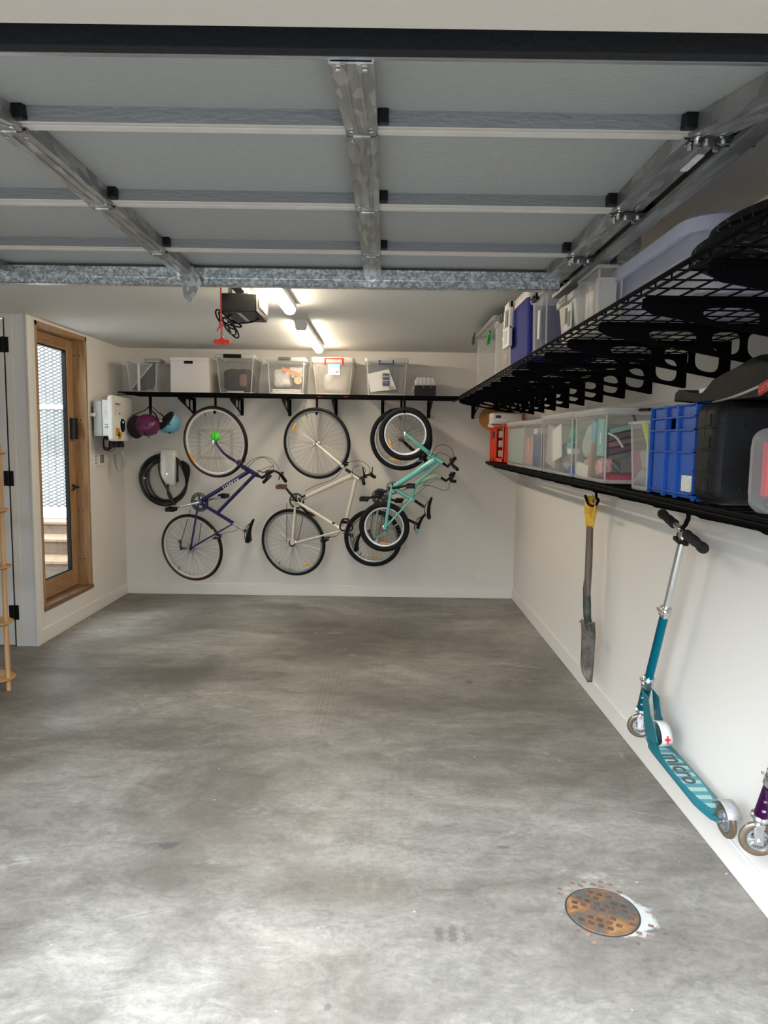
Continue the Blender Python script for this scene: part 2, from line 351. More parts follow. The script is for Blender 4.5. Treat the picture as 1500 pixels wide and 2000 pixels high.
# ---------------------------------------------------------------- door_1 timber door
WD = wood('oiled_timber', (.26, .135, .055), (.44, .26, .12)); WD2 = wood('oiled_timber_across', (.24, .125, .05), (.40, .235, .11), (12, 1.2, 12))
SILL = wood('dark_timber_sill', (.11, .05, .02), (.22, .11, .05), (12, 1.2, 12))
def door_1():
    t = thing('door_1', 'timber framed door with one tall clear pane', 'door', (XL-.08, (D0+D1)/2, DZ0)); del t['category']; t['kind'] = 'structure'
    f = MB(); f.box(XL-.15, XL+.004, D0, D0+.035, DZ0, DZ1); f.box(XL-.15, XL+.004, D1-.035, D1, DZ0, DZ1); f.box(XL-.15, XL+.004, D0, D1, DZ1-.035, DZ1)
    f.build('door_frame', WD, t, bevel=.003)
    s = MB(); s.box(XL-.15, XL+.012, D0, D1, DZ0, DZ0+.035); s.build('sill', SILL, t, bevel=.004)
    X0, X1 = -2.745, -2.705; a, b = D0+.04, D1-.04; z0, z1 = DZ0+.04, DZ1-.04
    g0, g1, gz0, gz1 = a+.10, b-.115, .425, 2.30
    l = MB(); l.box(X0, X1, a, g0, z0, z1); l.box(X0, X1, g1, b, z0, z1)
    lf = l.build('leaf', WD, t, bevel=.002)
    l = MB(); l.box(X0, X1, g0, g1, z0, gz0); l.box(X0, X1, g0, g1, gz1, z1); l.build('leaf_rail', WD2, t, bevel=.002)
    l = MB(); l.box(X0+.004, X1-.004, g0, g0+.012, gz0, gz1); l.box(X0+.004, X1-.004, g1-.012, g1, gz0, gz1); l.box(X0+.004, X1-.004, g0, g1, gz0, gz0+.012); l.box(X0+.004, X1-.004, g0, g1, gz1-.012, gz1)
    l.build('glazing_bead', BLKP, t)
    p = MB().box(-2.7285, -2.7245, g0+.002, g1-.002, gz0+.002, gz1-.002).build('pane', glass('door_glass'), t, smooth=0); p['label'] = 'clear glass pane'
    h = MB(); h.lathe([(.026, 0), (.026, .008), (.018, .012), (.012, .02), (.012, .045)], (X1, b-.055, 1.14), (1, 0, 0), 16)
    h.tube([(X1+.045, b-.055, 1.14), (X1+.05, b-.08, 1.14), (X1+.05, b-.17, 1.143)], .009, 8)
    h.build('lever_handle', BLKP, t)
    k = MB(); k.box(X1, X1+.045, b-.085, b-.03, 1.555, 1.735); k.box(X1+.045, X1+.052, b-.075, b-.04, 1.60, 1.70); k.build('door_lock', BLKP, t, bevel=.006)
    k = MB(); k.cyl((X1+.02, b-.03, 1.60), (X1+.02, b+.005, 1.60), .012); k.box(X1, X1+.03, b-.03, b-.0, 1.57, 1.70); k.build('lock_keep', BLKP, t, bevel=.003)
    # screw plugs on the far jamb
    k = MB()
    for z in (2.27, 1.72, .93, .50):
        for dx in (-.05, -.09): k.cyl((XL+dx, D1-.0365, z), (XL+dx, D1-.034, z), .006, seg=8)
    k.build('screw_hole', mat('dark_hole', (.03, .02, .012), .8), t)
door_1()
# ---------------------------------------------------------------- door_2 white cupboard door with black hinges
def door_2():
    t = thing('door_2', 'white painted flush door with black butt hinges', 'door', (-3.2, YR, 0)); del t['category']; t['kind'] = 'structure'
    MB().box(C0+.004, C1-.006, YR-.012, YR+.03, .012, 2.41).build('leaf', DGREY, t, bevel=.002)
    f = MB(); f.box(C1, -2.70, YR-.008, YR+.05, 0, 2.44); f.build('jamb', TRIM, t, bevel=.002)
    MB().box(C1-.006, C1+.004, YR-.0095, YR+.03, 0, 2.42).build('gap', mat('shadow_gap', (.02, .02, .02), .9), t)
    for z in (.26, 1.265, 2.23):
        h = MB(); h.box(C1-.042, C1+.030, YR-.0145, YR-.008, z-.055, z+.055); h.cyl((C1-.004, YR-.018, z-.057), (C1-.004, YR-.018, z+.057), .007)
        h.build('hinge', BLKP, t, bevel=.001)
door_2()
# ---------------------------------------------------------------- outside the timber door
struct('floor_outside', MB().box(-6, XL-.16, YR+.2, 9.5, 0, .20), mat('outdoor_paving', (.40, .38, .35), .8, var=.2), 'pale paving outside the glazed door', smooth=0)
DECK = wood('weathered_decking', (.13, .075, .04), (.24, .15, .085), (1.2, 12, 12))
t = thing('timber_steps', 'brown timber steps outside the glazed door', 'steps', (-3.6, 7.1, .20))
ZS = [at(100, 1096, 'Y', 6.55).z, at(100, 1053, 'Y', 6.9).z, at(100, 1019, 'Y', 7.25).z]
for i, (y, z) in enumerate(zip((6.55, 6.9, 7.25), ZS)):
    MB().box(-4.6, -3.0, y+.02, 7.9, z-.18 if i else .2, z-.03).build('riser', wood('step_riser', (.06, .035, .02), (.13, .08, .045), (1.2, 12, 12)), t)
    MB().box(-4.6, -3.0, y, y+.40 if i < 2 else 8.4, z-.03, z).build('tread', DECK, t, bevel=.004)
EXM = mat('expanded_steel', (.10, .10, .095), .6)
t = thing('mesh_screen', 'expanded metal screen standing beyond the timber steps', 'screen', (-3.7, 8.0, .76))
def expanded(z0, z1, nm, r):
    b = MB(); Y = 8.0; dx, dz = .088, .040
    x = -4.7; row = 0; z = z0
    while z < z1:
        pts0 = []; k = 0; x = -4.7
        while x < -3.2:
            up = (k % 2 == 0)
            pts0.append((x, Y+(.006 if up else -.006), z+(dz if up else 0)*.5*(1)))
            x += dx*.5; k += 1
        b.tube(pts0, r, 4, caps=False)
        z += dz*.5; row += 1
        pts1 = [(p[0], p[1], z+(0 if i % 2 == 0 else dz*.5)) for i, p in enumerate(pts0)]
        b.tube(pts1, r, 4, caps=False); z += dz*.5
    return b.build(nm, EXM, t, smooth=0, fix=False)
ZR = at(100, 799, 'Y', 8).z; ZM = at(100, 998, 'Y', 8).z
expanded(ZM, ZR, 'mesh_panel', .0085); expanded(ZR+.045, ZR+1.0, 'mesh_panel', .007)
f = MB(); f.box(-4.75, -3.15, 7.98, 8.02, ZR, ZR+.045); f.box(-4.75, -3.15, 7.98, 8.02, ZR+1.0, ZR+1.04); f.box(-4.75, -3.15, 7.98, 8.02, ZS[2]+.05, ZM)
for x in (-4.75, -3.19): f.box(x, x+.04, 7.98, 8.02, ZS[2], ZR+1.04)
f.build('screen_frame', mat('white_steel', (.8, .8, .8), .4), t, bevel=.002)
tag(MB().box(-4.5, -3.1, 7.5, 7.9, ZS[2], ZS[2]+.09).build('bench_box', mat('pale_board', (.62, .60, .57), .7, var=.15), None, bevel=.01), 'low pale slab lying on top of the outdoor steps', 'slab')
struct('wall_garden', MB().box(-6, -3.0, 9.3, 9.5, 0, 1.3), mat('garden_render', (.75, .75, .74), .9), 'low white wall beyond the mesh screen', smooth=0)
# ---------------------------------------------------------------- raised sectional door
SKIN = mat('door_skin', (.31, .315, .305), .45, bump=.25, bscale=60, stretch=(1, 6, 1), var=.06, vscale=30)
LIP = mat('door_lip', (.20, .20, .20), .45, bump=.3, bscale=40, stretch=(1, 8, 3)); RAILC = mat('door_rail_cream', (.54, .495, .45), .5, var=.06, vscale=15)
GAL = galv('galvanised_stile', (.27, .27, .26), (.50, .495, .48), 9., .36, .75, (9, 1.6, 4)); GALB = galv('galvanised_spangle', (.34, .37, .38), (.85, .87, .88), 110., .32, .8)
BOLT = mat('zinc_bolt', (.8, .8, .8), .25, 1.)
DX0, DX1, DZ = -2.28, .69, 2.22
gd = thing('garage_door', 'grey sectional garage door raised under the ceiling', 'garage door', ((DX0+DX1)/2, 2.0, DZ))
JY = [1.523, 2.01, 2.48, 2.93]
secs = []
th = R_(11.6); L1 = .48
secs.append((V((0, JY[0]-L1*cos(th), DZ-L1*sin(th))), V((0, JY[0], DZ))))
for a, b in zip(JY, JY[1:]): secs.append((V((0, a, DZ)), V((0, b, DZ))))
SX = [-2.235, -1.51, -.79, -.057, .652]
for si, (p, q) in enumerate(secs):
    d = (q-p); Ln = d.length; d.normalize(); up = V((1, 0, 0)).cross(d)
    if up.z < 0: up = -up
    def P(x, s, h): return V((x, 0, 0))+p+d*s+up*h
    def slab(mb, x0, x1, s0, s1, h0, h1):
        c = (P(x0, s0, h0)+P(x1, s1, h1))/2; mb.obox(c, ((x1-x0)/2, 0, 0), d*((s1-s0)/2), up*((h1-h0)/2)); return mb
    pn = slab(MB(), DX0, DX1, .002, Ln-.002, .030, .045).build('panel', SKIN, gd)
    r = MB(); slab(r, DX0, DX1, .003, .028, .0, .031); slab(r, DX0, DX1, Ln-.026, Ln-.003, .0, .031)
    r.build('rail', RAILC, pn, bevel=.002)
    l = slab(MB(), DX0, DX1, Ln-.0285, Ln-.026, .001, .031).build('rail_lip', LIP, pn)
    if si == 0:
        s = slab(MB(), DX0, DX1, -.022, .001, -.003, .041); e = s.build('bottom_seal', RUB, gd, bevel=.004); e['label'] = 'black rubber bottom seal'
        slab(MB(), DX0, DX1, -.001, .012, -.004, .0).build('seal_holder', ALU, gd)
    for x in SX:
        w_ = .038 if x > .6 else .033
        m_ = MB(); s0, s1 = .012, Ln-.012
        slab(m_, x-w_, x+w_, s0, s1, -.008, -.005); slab(m_, x-w_, x-w_+.003, s0, s1, -.008, .03); slab(m_, x+w_-.003, x+w_, s0, s1, -.008, .03)
        slab(m_, x-w_*.45, x-w_*.25, s0, s1, -.0095, -.008); slab(m_, x+w_*.25, x+w_*.45, s0, s1, -.0095, -.008)
        m_.build('stile', GAL, gd, bevel=.0008)
        if x < .7:
            c = MB()
            for sg in (1,):
                for u0, u1, hh in ((Ln-.05, Ln-.027, .03),): slab(c, x+w_, x+w_+.022, u0, u1, .002, hh)
                slab(c, x+w_, x+w_+.012, .028, .042, .014, .03)
            c2 = slab(c, x-w_-.010, x-w_, Ln-.045, Ln-.027, .004, .03) if x > .5 else c
            if x > .5: slab(c, x-w_-.024, x-w_, Ln-.055, Ln-.027, .0, .03)
            c.build('end_cap', BLKP, gd, bevel=.002)
        b = MB()
        for s_ in (.035, Ln-.03):
            for o in (-.6, .6): b.cyl(P(x+w_*o, s_, -.012), P(x+w_*o, s_, -.0095), .0045, seg=8)
        b.build('bolt', BOLT, gd)
    if si < len(secs)-1:
        for x in SX:
            h = MB(); h.box(x-.03, x+.03, q.y-.02, q.y-.004, DZ-.014, DZ-.009); h.box(x-.03, x+.03, q.y+.004, q.y+.02, DZ-.014, DZ-.009); h.cyl((x-.018, q.y, DZ-.012), (x+.018, q.y, DZ-.012), .0055, seg=8)
            if x > .5: h.box(x-.01, x+.07, q.y-.03, q.y+.012, DZ-.02, DZ-.013); h.cyl((x+.02, q.y-.01, DZ-.022), (x+.10, q.y-.01, DZ-.022), .006)
            h.build('hinge', STEELD if x > .5 else GAL, gd)
            if x > .5:
                b = MB()
                for dx, dy in ((-.022, .015), (.0, -.012), (.03, .012), (.03, -.02), (-.022, -.018)): b.cyl((x+dx, q.y+dy, DZ-.028), (x+dx, q.y+dy, DZ-.014), .006, seg=8)
                b.build('bolt', BOLT, gd)
# stiffening beam at the top edge of the door
b = MB(); b.box(DX0, .672, 2.80, 2.803, 2.172, 2.24); b.box(DX0, .672, 2.80, 2.84, 2.172, 2.175); b.box(DX0, .672, 2.80, 2.84, 2.237, 2.24); b.box(DX0, .672, 2.797, 2.80, 2.198, 2.216)
st = b.build('stiffener', GALB, gd, bevel=.001); st['label'] = 'spangled galvanised beam'
# arm bracket in the middle
b = MB(); hp = [(0, 0), (.012, -.05), (.03, -.075), (.045, -.072), (.075, -.03), (.095, 0), (.06, .06), (0, .07)]
b.plate([(a, c) for a, c in hp], [[(.03+.006*cos(k), -.02+.012*sin(k)) for k in [i*pi/4 for i in range(8)]]], (-.80, 2.795, 2.175), (.9, -.3, 0), (0, 0, 1), .003)
b.box(-.81, -.80, 2.77, 2.80, 2.19, 2.27); b.cyl((-.815, 2.79, 2.23), (-.79, 2.79, 2.23), .008)
b.build('arm_bracket', galv('bright_bracket', (.5, .5, .5), (1, 1, 1), 40, .25, .6), gd)
# paper label on right stile
MB().box(.672, .688, 1.60, 1.69, 2.208, 2.2115).build('paper_label', mat('label_paper', (.75, .75, .75), .6, var=.3, vscale=200), gd)
# right track
t = thing('door_track', 'galvanised steel track beside the right edge of the raised garage door', 'door track', (.72, 2.0, 2.2))
TG = galv('track_steel', (.26, .27, .25), (.42, .42, .40), 9, .4, .75, (9, 1, 6))
m_ = MB(); prof = [(.70, 2.205), (.70, 2.19), (.745, 2.19), (.745, 2.25), (.705, 2.25), (.705, 2.235), (.709, 2.235), (.709, 2.246), (.741, 2.246), (.741, 2.194), (.704, 2.194), (.704, 2.205)]
m_.loft([[(x, 1.12, z) for x, z in prof], [(x, 3.05, z) for x, z in prof]]); 
arc = [V((0, 1.12-.30*sin(a), 2.19-.30*(1-cos(a)))) for a in [R_(i*8) for i in range(0, 9)]]
m_.loft([[V((x, 0, 0))+V((0, c.y-(z-2.19)*sin(R_(i*8)), c.z+(z-2.19)*cos(R_(i*8)))) for x, z in prof] for i, c in enumerate(arc)])
m_.build('rail', TG, t, bevel=.0006)
m_ = MB(); m_.plate([(0, 0), (.0, -.045), (.08, -.055), (.14, -.035), (.3, -.012), (.72, -.012), (.72, .0)], [], (.752, 2.26, 2.245), (0, 1, 0), (0, 0, 1), .003)
m_.box(.751, .79, 2.26, 2.30, 2.19, 2.245); m_.box(.75, .775, 2.93, 2.96, 2.22, 2.45)
m_.build('hanger', mat('grey_steel_plate', (.22, .23, .22), .45, .5), t)
for y in (2.92, 2.01, 1.523):
    m_ = MB(); m_.cyl((.715, y, 2.217), (.735, y, 2.217), .021, seg=16); m_.cyl((.66, y, 2.217), (.72, y, 2.217), .005); m_.build('roller', BLKP, t)
m_ = MB(); m_.cyl((.700, 3.035, 2.24), (.74, 3.035, 2.24), .017, seg=12); m_.build('end_stop', RUB, t)
# opener rail, opener, cable, release cord
t = thing('door_opener', 'black box shaped garage door opener hanging below the ceiling', 'door opener', (-.745, 3.78, 2.25))
b = MB(); ring = [(-.835, 3.60, 2.215), (-.835, 3.60, 2.305), (-.835, 3.97, 2.325), (-.835, 3.97, 2.25), (-.835, 3.93, 2.215)]
b.loft([ring, [(x+.178, y, z) for x, y, z in ring]]); b.build('housing', mat('satin_black_housing', (.010, .009, .008), .4, spec=.3, bump=.03), t, bevel=.006)
MB().box(-.762, -.742, 3.64, 3.92, 2.2138, 2.2155).build('lamp_strip', mat('frosted_strip', (.5, .52, .58), .3), t)
b = MB(); b.box(-.6565, -.655, 3.68, 3.90, 2.25, 2.295); 
for i in range(4): b.box(-.6555, -.6535, 3.70+i*.045, 3.725+i*.045, 2.255, 2.29)
b.build('side_vent', mat('grey_vent', (.25, .25, .24), .35), t)
b = MB(); b.box(-.785, -.735, 2.86, 3.95, 2.332, 2.336); b.box(-.785, -.780, 2.86, 3.95, 2.332, 2.37); b.box(-.74, -.735, 2.86, 3.95, 2.332, 2.37); b.box(-.79, -.73, 2.86, 3.95, 2.37, 2.374)
b.build('drive_rail', TG, t, bevel=.0008)
MB().box(-.768, -.752, 2.87, 3.6, 2.3305, 2.3325).build('drive_belt', BLKP, t)
b = MB()
for x in (-.80, -.72):
    for y in (3.66, 3.88): MB().box(x-.01, x+.01, y, y+.003, 2.31, 2.45).build('ceiling_strap', GAL, t)
cab = MB()
def loop(cx, cz, ax, az, rot, y, n=14, ph=0):
    return [V((cx+.0+ax*cos(t_)*cos(rot)-az*sin(t_)*sin(rot), y+.01*sin(t_*2+ph), cz-.035+ax*cos(t_)*sin(rot)+az*sin(t_)*cos(rot))) for t_ in [2*pi*i/n for i in range(n)]]
for a in ((-.835, 2.222, .045, .02, -.9, 3.62), (-.815, 2.21, .055, .016, -.8, 3.64), (-.80, 2.18, .05, .018, -.95, 3.63), (-.785, 2.165, .045, .016, -1.0, 3.65), (-.80, 2.205, .06, .012, -.35, 3.66)):
    cab.tube(catmull(loop(*a), 3, True), .0045, 6, closed=True)
cab.tube(catmull([(-.80, 3.7, 2.216), (-.81, 3.66, 2.20), (-.80, 3.64, 2.175), (-.77, 3.65, 2.165), (-.70, 3.7, 2.18), (-.68, 3.8, 2.213)], 5), .0045, 6)
tag(cab.build('power_cable', BLKP), 'black power cable tied in loops under the door opener', 'cable')
cord = mat('red_cord', (.75, .10, .07), .6); t = thing('release_cord', 'red release cord with a red pull handle hanging from the opener rail', 'pull cord', (-.735, 3.2, 2.0))
b = MB(); b.tube([(-.741, 3.2, 2.332), (-.741, 3.2, 2.10), (-.738, 3.2, 2.02)], .0038, 8); b.ell((-.741, 3.2, 2.085), (.01, 0, 0), (0, .009, 0), (0, 0, .014)); b.tube([(-.741, 3.2, 2.082), (-.752, 3.197, 2.07), (-.758, 3.195, 2.055)], .0035, 6)
b.build('cord', cord, t)
b = MB(); b.box(-.772, -.702, 3.185, 3.215, 2.00, 2.019); b.cyl((-.737, 3.2, 2.018), (-.737, 3.2, 2.032), .011, .007); b.box(-.744, -.730, 3.18, 3.22, 1.999, 2.02); b.build('handle', mat('red_handle', (.85, .035, .02), .35), t, bevel=.004)
# ceiling lights
TUBE = mat('lit_diffuser', (1, 1, 1), .4, emit=(1, .86, .66), es=TUBE_E)
for y0, y1, lb in ((3.35, 4.62, 'lit white tube light on the ceiling beside the door opener'), (5.22, 6.62, 'lit white tube light on the ceiling nearest the end wall')):
    t = thing('tube_light', lb, 'ceiling light', (-.625, (y0+y1)/2, 2.38), 'tube lights on the ceiling')
    MB().box(-.667, -.583, y0+.021, y1, 2.412, 2.45).build('base', WHITEP, t, bevel=.003)
    d = MB(); sec = [(-.660, 2.4125), (-.660, 2.40), (-.65, 2.384), (-.625, 2.377), (-.60, 2.384), (-.59, 2.40), (-.59, 2.4125)]
    d.loft([[(x, y0+.02, z) for x, z in sec], [(x, y1-.004, z) for x, z in sec]]); d.build('diffuser', TUBE, t)
    e = MB(); sec2 = [(-.668, 2.45), (-.668, 2.39), (-.655, 2.374), (-.595, 2.374), (-.582, 2.39), (-.582, 2.45)]
    e.loft([[(x, y0, z) for x, z in sec2], [(x, y0+.02, z) for x, z in sec2]]); e.build('end_cap', mat('grey_end_cap', (.55, .56, .55), .4), t, bevel=.002)
# ================================================================ wire shelves
def chaikin(p, n=2):
    for _ in range(n):
        q = []
        for i in range(len(p)):
            a, b = p[i], p[(i+1) % len(p)]; q += [(a[0]*.78+b[0]*.22, a[1]*.78+b[1]*.22), (a[0]*.22+b[0]*.78, a[1]*.22+b[1]*.78)]
        p = q
    return p
def bracket(parent, o, ux, D, Hb, holes):
    """o: top of the wall end, ux: unit vector away from the wall; D depth, Hb height at the wall"""
    o = V(o); ux = V(ux); uz = V((0, 0, 1)); side = ux.cross(uz)
    lo = lambda u: -(.045+(Hb-.045)*(1-u/D))                     # lower edge
    outl = [(0, 0), (D-.012, 0), (D, -.012), (D, -.028), (D-.03, -.045), (D*.55, lo(D*.55)+.004), (.012, -Hb), (0, -Hb)]
    hs = []
    for a, b in holes:                                            # fractions from the tip
        u0, u1 = D*(1-b), D*(1-a); m = .018
        hs.append(chaikin([(u0, -.024), (u1, -.024), (u1, lo(u1)+m), (u0, lo(u0)+m)], 3)[::-1])
    b = MB(); b.plate(outl, hs, o, ux, uz, .005)
    b.obox(o+ux*(D/2)-uz*.0035, ux*(D/2-.006), side*.016, uz*.002)
    b.obox(o+ux*.002-uz*(Hb/2), ux*.002, side*.016, uz*(Hb/2))
    b.obox(o+ux*(D*.5)-uz*.018, ux*(D*.46), side*.0065, uz*.004)
    return b.build('bracket', BLACK, parent, fix=False, smooth=0)
def deck(parent, x0, x1, y0, y1, z, along, step, n_long, lip, lipdir):
    """z = top of the wires. along: axis of the long wires"""
    b = MB(); r = .0032
    L0, L1, S0, S1 = (x0, x1, y0, y1) if along == 'X' else (y0, y1, x0, x1)
    P = (lambda l, s, h: (l, s, h)) if along == 'X' else (lambda l, s, h: (s, l, h))
    n = int((L1-L0)/step)
    for i in range(n+1):
        l = L0+(L1-L0)*i/n; b.cyl(P(l, S0, z-r), P(l, S1, z-r), r*.8, seg=5)
        e = S0 if lipdir < 0 else S1; b.cyl(P(l, e, z-r), P(l, e, z-r-lip), r*.8, seg=4)
    for k in range(n_long):
        s = S0+(S1-S0)*k/(n_long-1); b.cyl(P(L0, s, z-3*r), P(L1, s, z-3*r), r, seg=5)
    e = S0 if lipdir < 0 else S1; b.cyl(P(L0, e, z-r-lip), P(L1, e, z-r-lip), r*1.2, seg=6); b.cyl(P(L0, e, z-r), P(L1, e, z-r), r*1.3, seg=6)
    return b.build('wire_deck', BLACK, parent, smooth=0, fix=False)
ZU, ZL = 1.99, 1.39
t = thing('wire_shelf', 'long black wire shelf high on the end wall above the bicycles', 'shelf', (-.6, 6.99, ZU))
deck(t, -2.43, .66, 6.43, 6.985, ZU, 'X', .075, 9, .026, -1)
HB = [(.10, .22), (.28, .50), (.55, .78), (.84, .95)]
for x in (-1.892, -1.42, -.948, -.491, -.029, .427, .864):
    bracket(t, (x, 7.0, ZU-.018), (0, -1, 0), .555, .165, [(.46, .66), (.72, .93)])
t2 = thing('wire_shelf', 'long black wire shelf high on the side wall, crowded with clear tubs', 'shelf', (1.3, 4.0, ZU))
deck(t2, .665, 1.31, 1.0, 6.985, ZU, 'Y', .098, 11, .022, -1)
BY = [2.746+.3935*k for k in range(-4, 11)]
for y in BY:
    bracket(t2, (1.32, y, ZU-.012), (-1, 0, 0), .625, .148, [(.27, .52), (.60, .75), (.79, .94)])
t3 = thing('wire_shelf', 'lower black wire shelf on the side wall above the hanging spade', 'shelf', (1.3, 4.0, ZL))
deck(t3, 1.005, 1.31, 1.0, 6.985, ZL, 'Y', .098, 6, .016, -1)
for y in [2.732+.3995*k for k in range(-4, 11)]:
    bracket(t3, (1.32, y, ZL-.010), (-1, 0, 0), .29, .095, [(.30, .52), (.64, .90)])
# long stiffening channel under the lower shelf (wall side) and front
b = MB(); b.box(1.295, 1.318, 1.0, 6.97, ZL-.097, ZL-.045); b.build('wall_rail', BLACK, t3)
b = MB(); b.box(1.02, 1.045, 1.0, 6.97, ZL-.033, ZL-.012); b.build('front_rail', BLACK, t3)
# ================================================================ bicycles
ORANGE = mat('orange_reflector', (.85, .38, .02), .25, emit=(1, .4, 0), es=.0)
SPOKE = mat('spoke_steel', (.25, .24, .22), .3, .9)
def bike(S):
    fx, fy = S['front']; p0 = at(fx, fy, 'Y', S['Y']); ph, ta = R_(S['phi']), R_(S['tau'])
    u = V((cos(ph), -sin(ph), 0)); n0 = V((-sin(ph), -cos(ph), 0)); n = cos(ta)*n0-sin(ta)*V((0, 0, 1)); v = cos(ta)*V((0, 0, 1))+sin(ta)*n0
    def P(a, off=0.): return on_plane(a[0], a[1], p0+n*off, n)
    ox, oy, sc = S.get('crop', (0, 0, 1))
    def C(a, off=0.): return P((ox+a[0]/sc, oy+a[1]/sc), off)
    fr, rr = P(S['front']), P(S['rear'])
    base = (fr+rr)/2; base.z = rr.z-S['Rr']
    t = thing('bicycle', S['label'], 'bicycle', base, S.get('group'))
    fm = S['frame']
    def wheel(c, Rw, tr, tirem, rimm, spk, hubm, wall, front, refl, name):
        wb = MB()
        ri = Rw-2*tr
        wb.ring_prof([(ri+.004, -.011), (ri+.004, .011), (ri-.006, .012), (ri-.016, .007), (ri-.016, -.007), (ri-.006, -.012)], c, n, 56)
        w_ = wb.build('wheel', rimm, t)
        tb = MB(); tb.torus(c, n, Rw-tr, tr, 64, 10); tb.build('tyre', tirem, w_)
        if wall:
            sw = MB()
            for sg in (-1, 1): sw.ring_prof([(ri+.002, sg*(tr*.62)), (ri+tr*.9, sg*(tr*1.0)), (ri+tr*.9, sg*(tr*1.03)), (ri+.002, sg*(tr*.66))], c, n, 64)
            sw.build('tyre_sidewall', wall, w_)
        sb = MB(); k = spk
        for i in range(k):
            a = 2*pi*i/k; sg = 1 if i % 2 else -1; fl = c+n*(sg*(.028 if front else .024)); da = (.55 if (i//2) % 2 else -.55)
            hr = .018 if front else .022
            hp = fl+(u*cos(a+da)+v*sin(a+da))*hr; rp_ = c+(u*cos(a)+v*sin(a))*(ri-.012)
            sb.cyl(hp, rp_, S.get('sr', .0011), seg=4, caps=False)
        sb.build('spokes', SPOKE, w_, smooth=0, fix=False)
        hb = MB(); hb.lathe([(.006, -.05), (.006, -.034), (.012, -.033), (.022, -.03), (.022, -.026), (.011, -.02), (.011, .02), (.022, .026), (.022, .03), (.012, .033), (.006, .034), (.006, .05)], c, n, 16)
        hb.build('hub', hubm, w_)
        for (rx, ry, ang, ln) in refl:
            q = C((rx, ry), .012) if sc != 1 else P((rx, ry), .012); d = (u*cos(R_(ang))+v*sin(R_(ang))); e = n.cross(d)
            rb = MB(); rb.obox(q, d*ln, e*.0075, n*.006); rb.obox(q, d*(ln*.2), e*.011, n*.007); rb.build('reflector', ORANGE, w_, bevel=.003)
        vb = MB(); a = 1.9 if front else -2.2; vb.cyl(c+(u*cos(a)+v*sin(a))*(ri-.01), c+(u*cos(a)+v*sin(a))*(ri-.05), .0035, seg=6); vb.build('valve', BLKP, w_)
        return w_
    trm = S.get('tire', RUB)
    wheel(fr, S['Rf'], S['tr'], trm, S['rim'], S['spokes'], S['hub'], S.get('wall'), True, S.get('refl_f', []), 'f')
    wr = wheel(rr, S['Rr'], S['tr'], trm, S['rim'], S['spokes'], S['hub'], S.get('wall'), False, S.get('refl_r', []), 'r')
    # frame
    f = MB()
    for a, b, r1, r2 in [(q[0], q[1], q[2]*1.15, q[3]*1.15) for q in S['tubes']]: f.tube([C(a), C(b)] if len(a) == 2 and not isinstance(a[0], tuple) else catmull([C(q) for q in a], 5), r1 if r1 == r2 else [r1, r2] if not isinstance(a[0], tuple) else r1, 12)
    for pts, r in S.get('curved', []): f.tube(catmull([C(q) for q in pts], 5), r, 12)
    rh = S['rear_c']
    for a, r in S['stays']:
        for sg in (-1, 1): f.tube([C(a, sg*.012), C(((a[0]*.7+rh[0]*.3), (a[1]*.7+rh[1]*.3)), sg*.036), C(rh, sg*.052)], r, 8)
    f.cyl(C(S['bb'], -.036), C(S['bb'], .036), .021, seg=16)
    for sg in (-1, 1): f.lathe([(.017, -.002), (.017, .002)], C(rh, sg*.054), n, 12)
    f.build('frame', fm, t, bevel=0)
    # fork
    k = MB(); cr = S['crown']; hub_c = S['front_c']
    for sg in (-1, 1):
        mid = S.get('fork_mid', ((cr[0]*.5+hub_c[0]*.5), (cr[1]*.5+hub_c[1]*.5)))
        k.tube(catmull([C(cr, sg*.03), C(((cr[0]*.9+hub_c[0]*.1), (cr[1]*.9+hub_c[1]*.1)), sg*.046), C(mid, sg*.050), C(hub_c, sg*.052)], 4), [S['fr_r']*q for q in [1.0, 1, 1, 1, 1, .98, .96, .92, .88, .82, .75, .68, .62]], 10)
    k.cyl(C(cr, -.045), C(cr, .045), S['fr_r']*1.15, seg=12)
    k.tube([C(cr), C(S['head'][0])], S['fr_r']*1.1, 10)
    k.build('fork', S.get('forkm', fm), t)
    # headset spacers, stem, bar, grips
    s_ = MB(); s_.tube([C(q, o) for q, o in S['stem']], .014, 10); s_.build('stem', BLKP, t)
    h = MB(); h.tube(catmull([C(q, o) for q, o in S['bar']], 4), .011, 8); h.build('handlebar', S.get('barm', BLKP), t)
    for a, oa, b, ob in S['grips']:
        g = MB(); g.tube([C(a, oa), C(((a[0]+b[0])/2, (a[1]+b[1])/2), (oa+ob)/2), C(b, ob)], [.0155, .0165, .0165], 10); g.build('grip', RUB, t)
    for pts in S['levers']:
        g = MB(); g.tube([C(q, o) for q, o in pts], [.010]+[.006]*(len(pts)-1), 6); g.ell(C(*pts[0]), u*.018, v*.014, n*.02, 8, 5); g.build('brake_lever', S.get('leverm', BLKP), t)
    # saddle
    a, b = S['saddle']; A, B = C(a), C(b); d = (B-A); Ln = d.length; d.normalize(); up = d.cross(n)
    if up.dot(C(S['post'][0])-A) > 0: up = -up
    sd = MB(); rg = []
    for i in range(13):
        q = i/12; w_ = .016+.010*q+.052*(max(0, (q-.35)/.65)**1.5)*(1 if q < .95 else .8); hh = .016+.012*q
        if i in (0, 12): w_ *= .5; hh *= .5
        c = A+d*Ln*q+up*(.012*(q-.45)**2*6)
        rg.append([c+n*(w_*cos(t_))+up*(hh*(sin(t_) if sin(t_) > 0 else .5*sin(t_))) for t_ in [2*pi*m/12 for m in range(12)]])
    sd.loft(rg); sd.build('saddle', S.get('saddlem', BLKP), t)
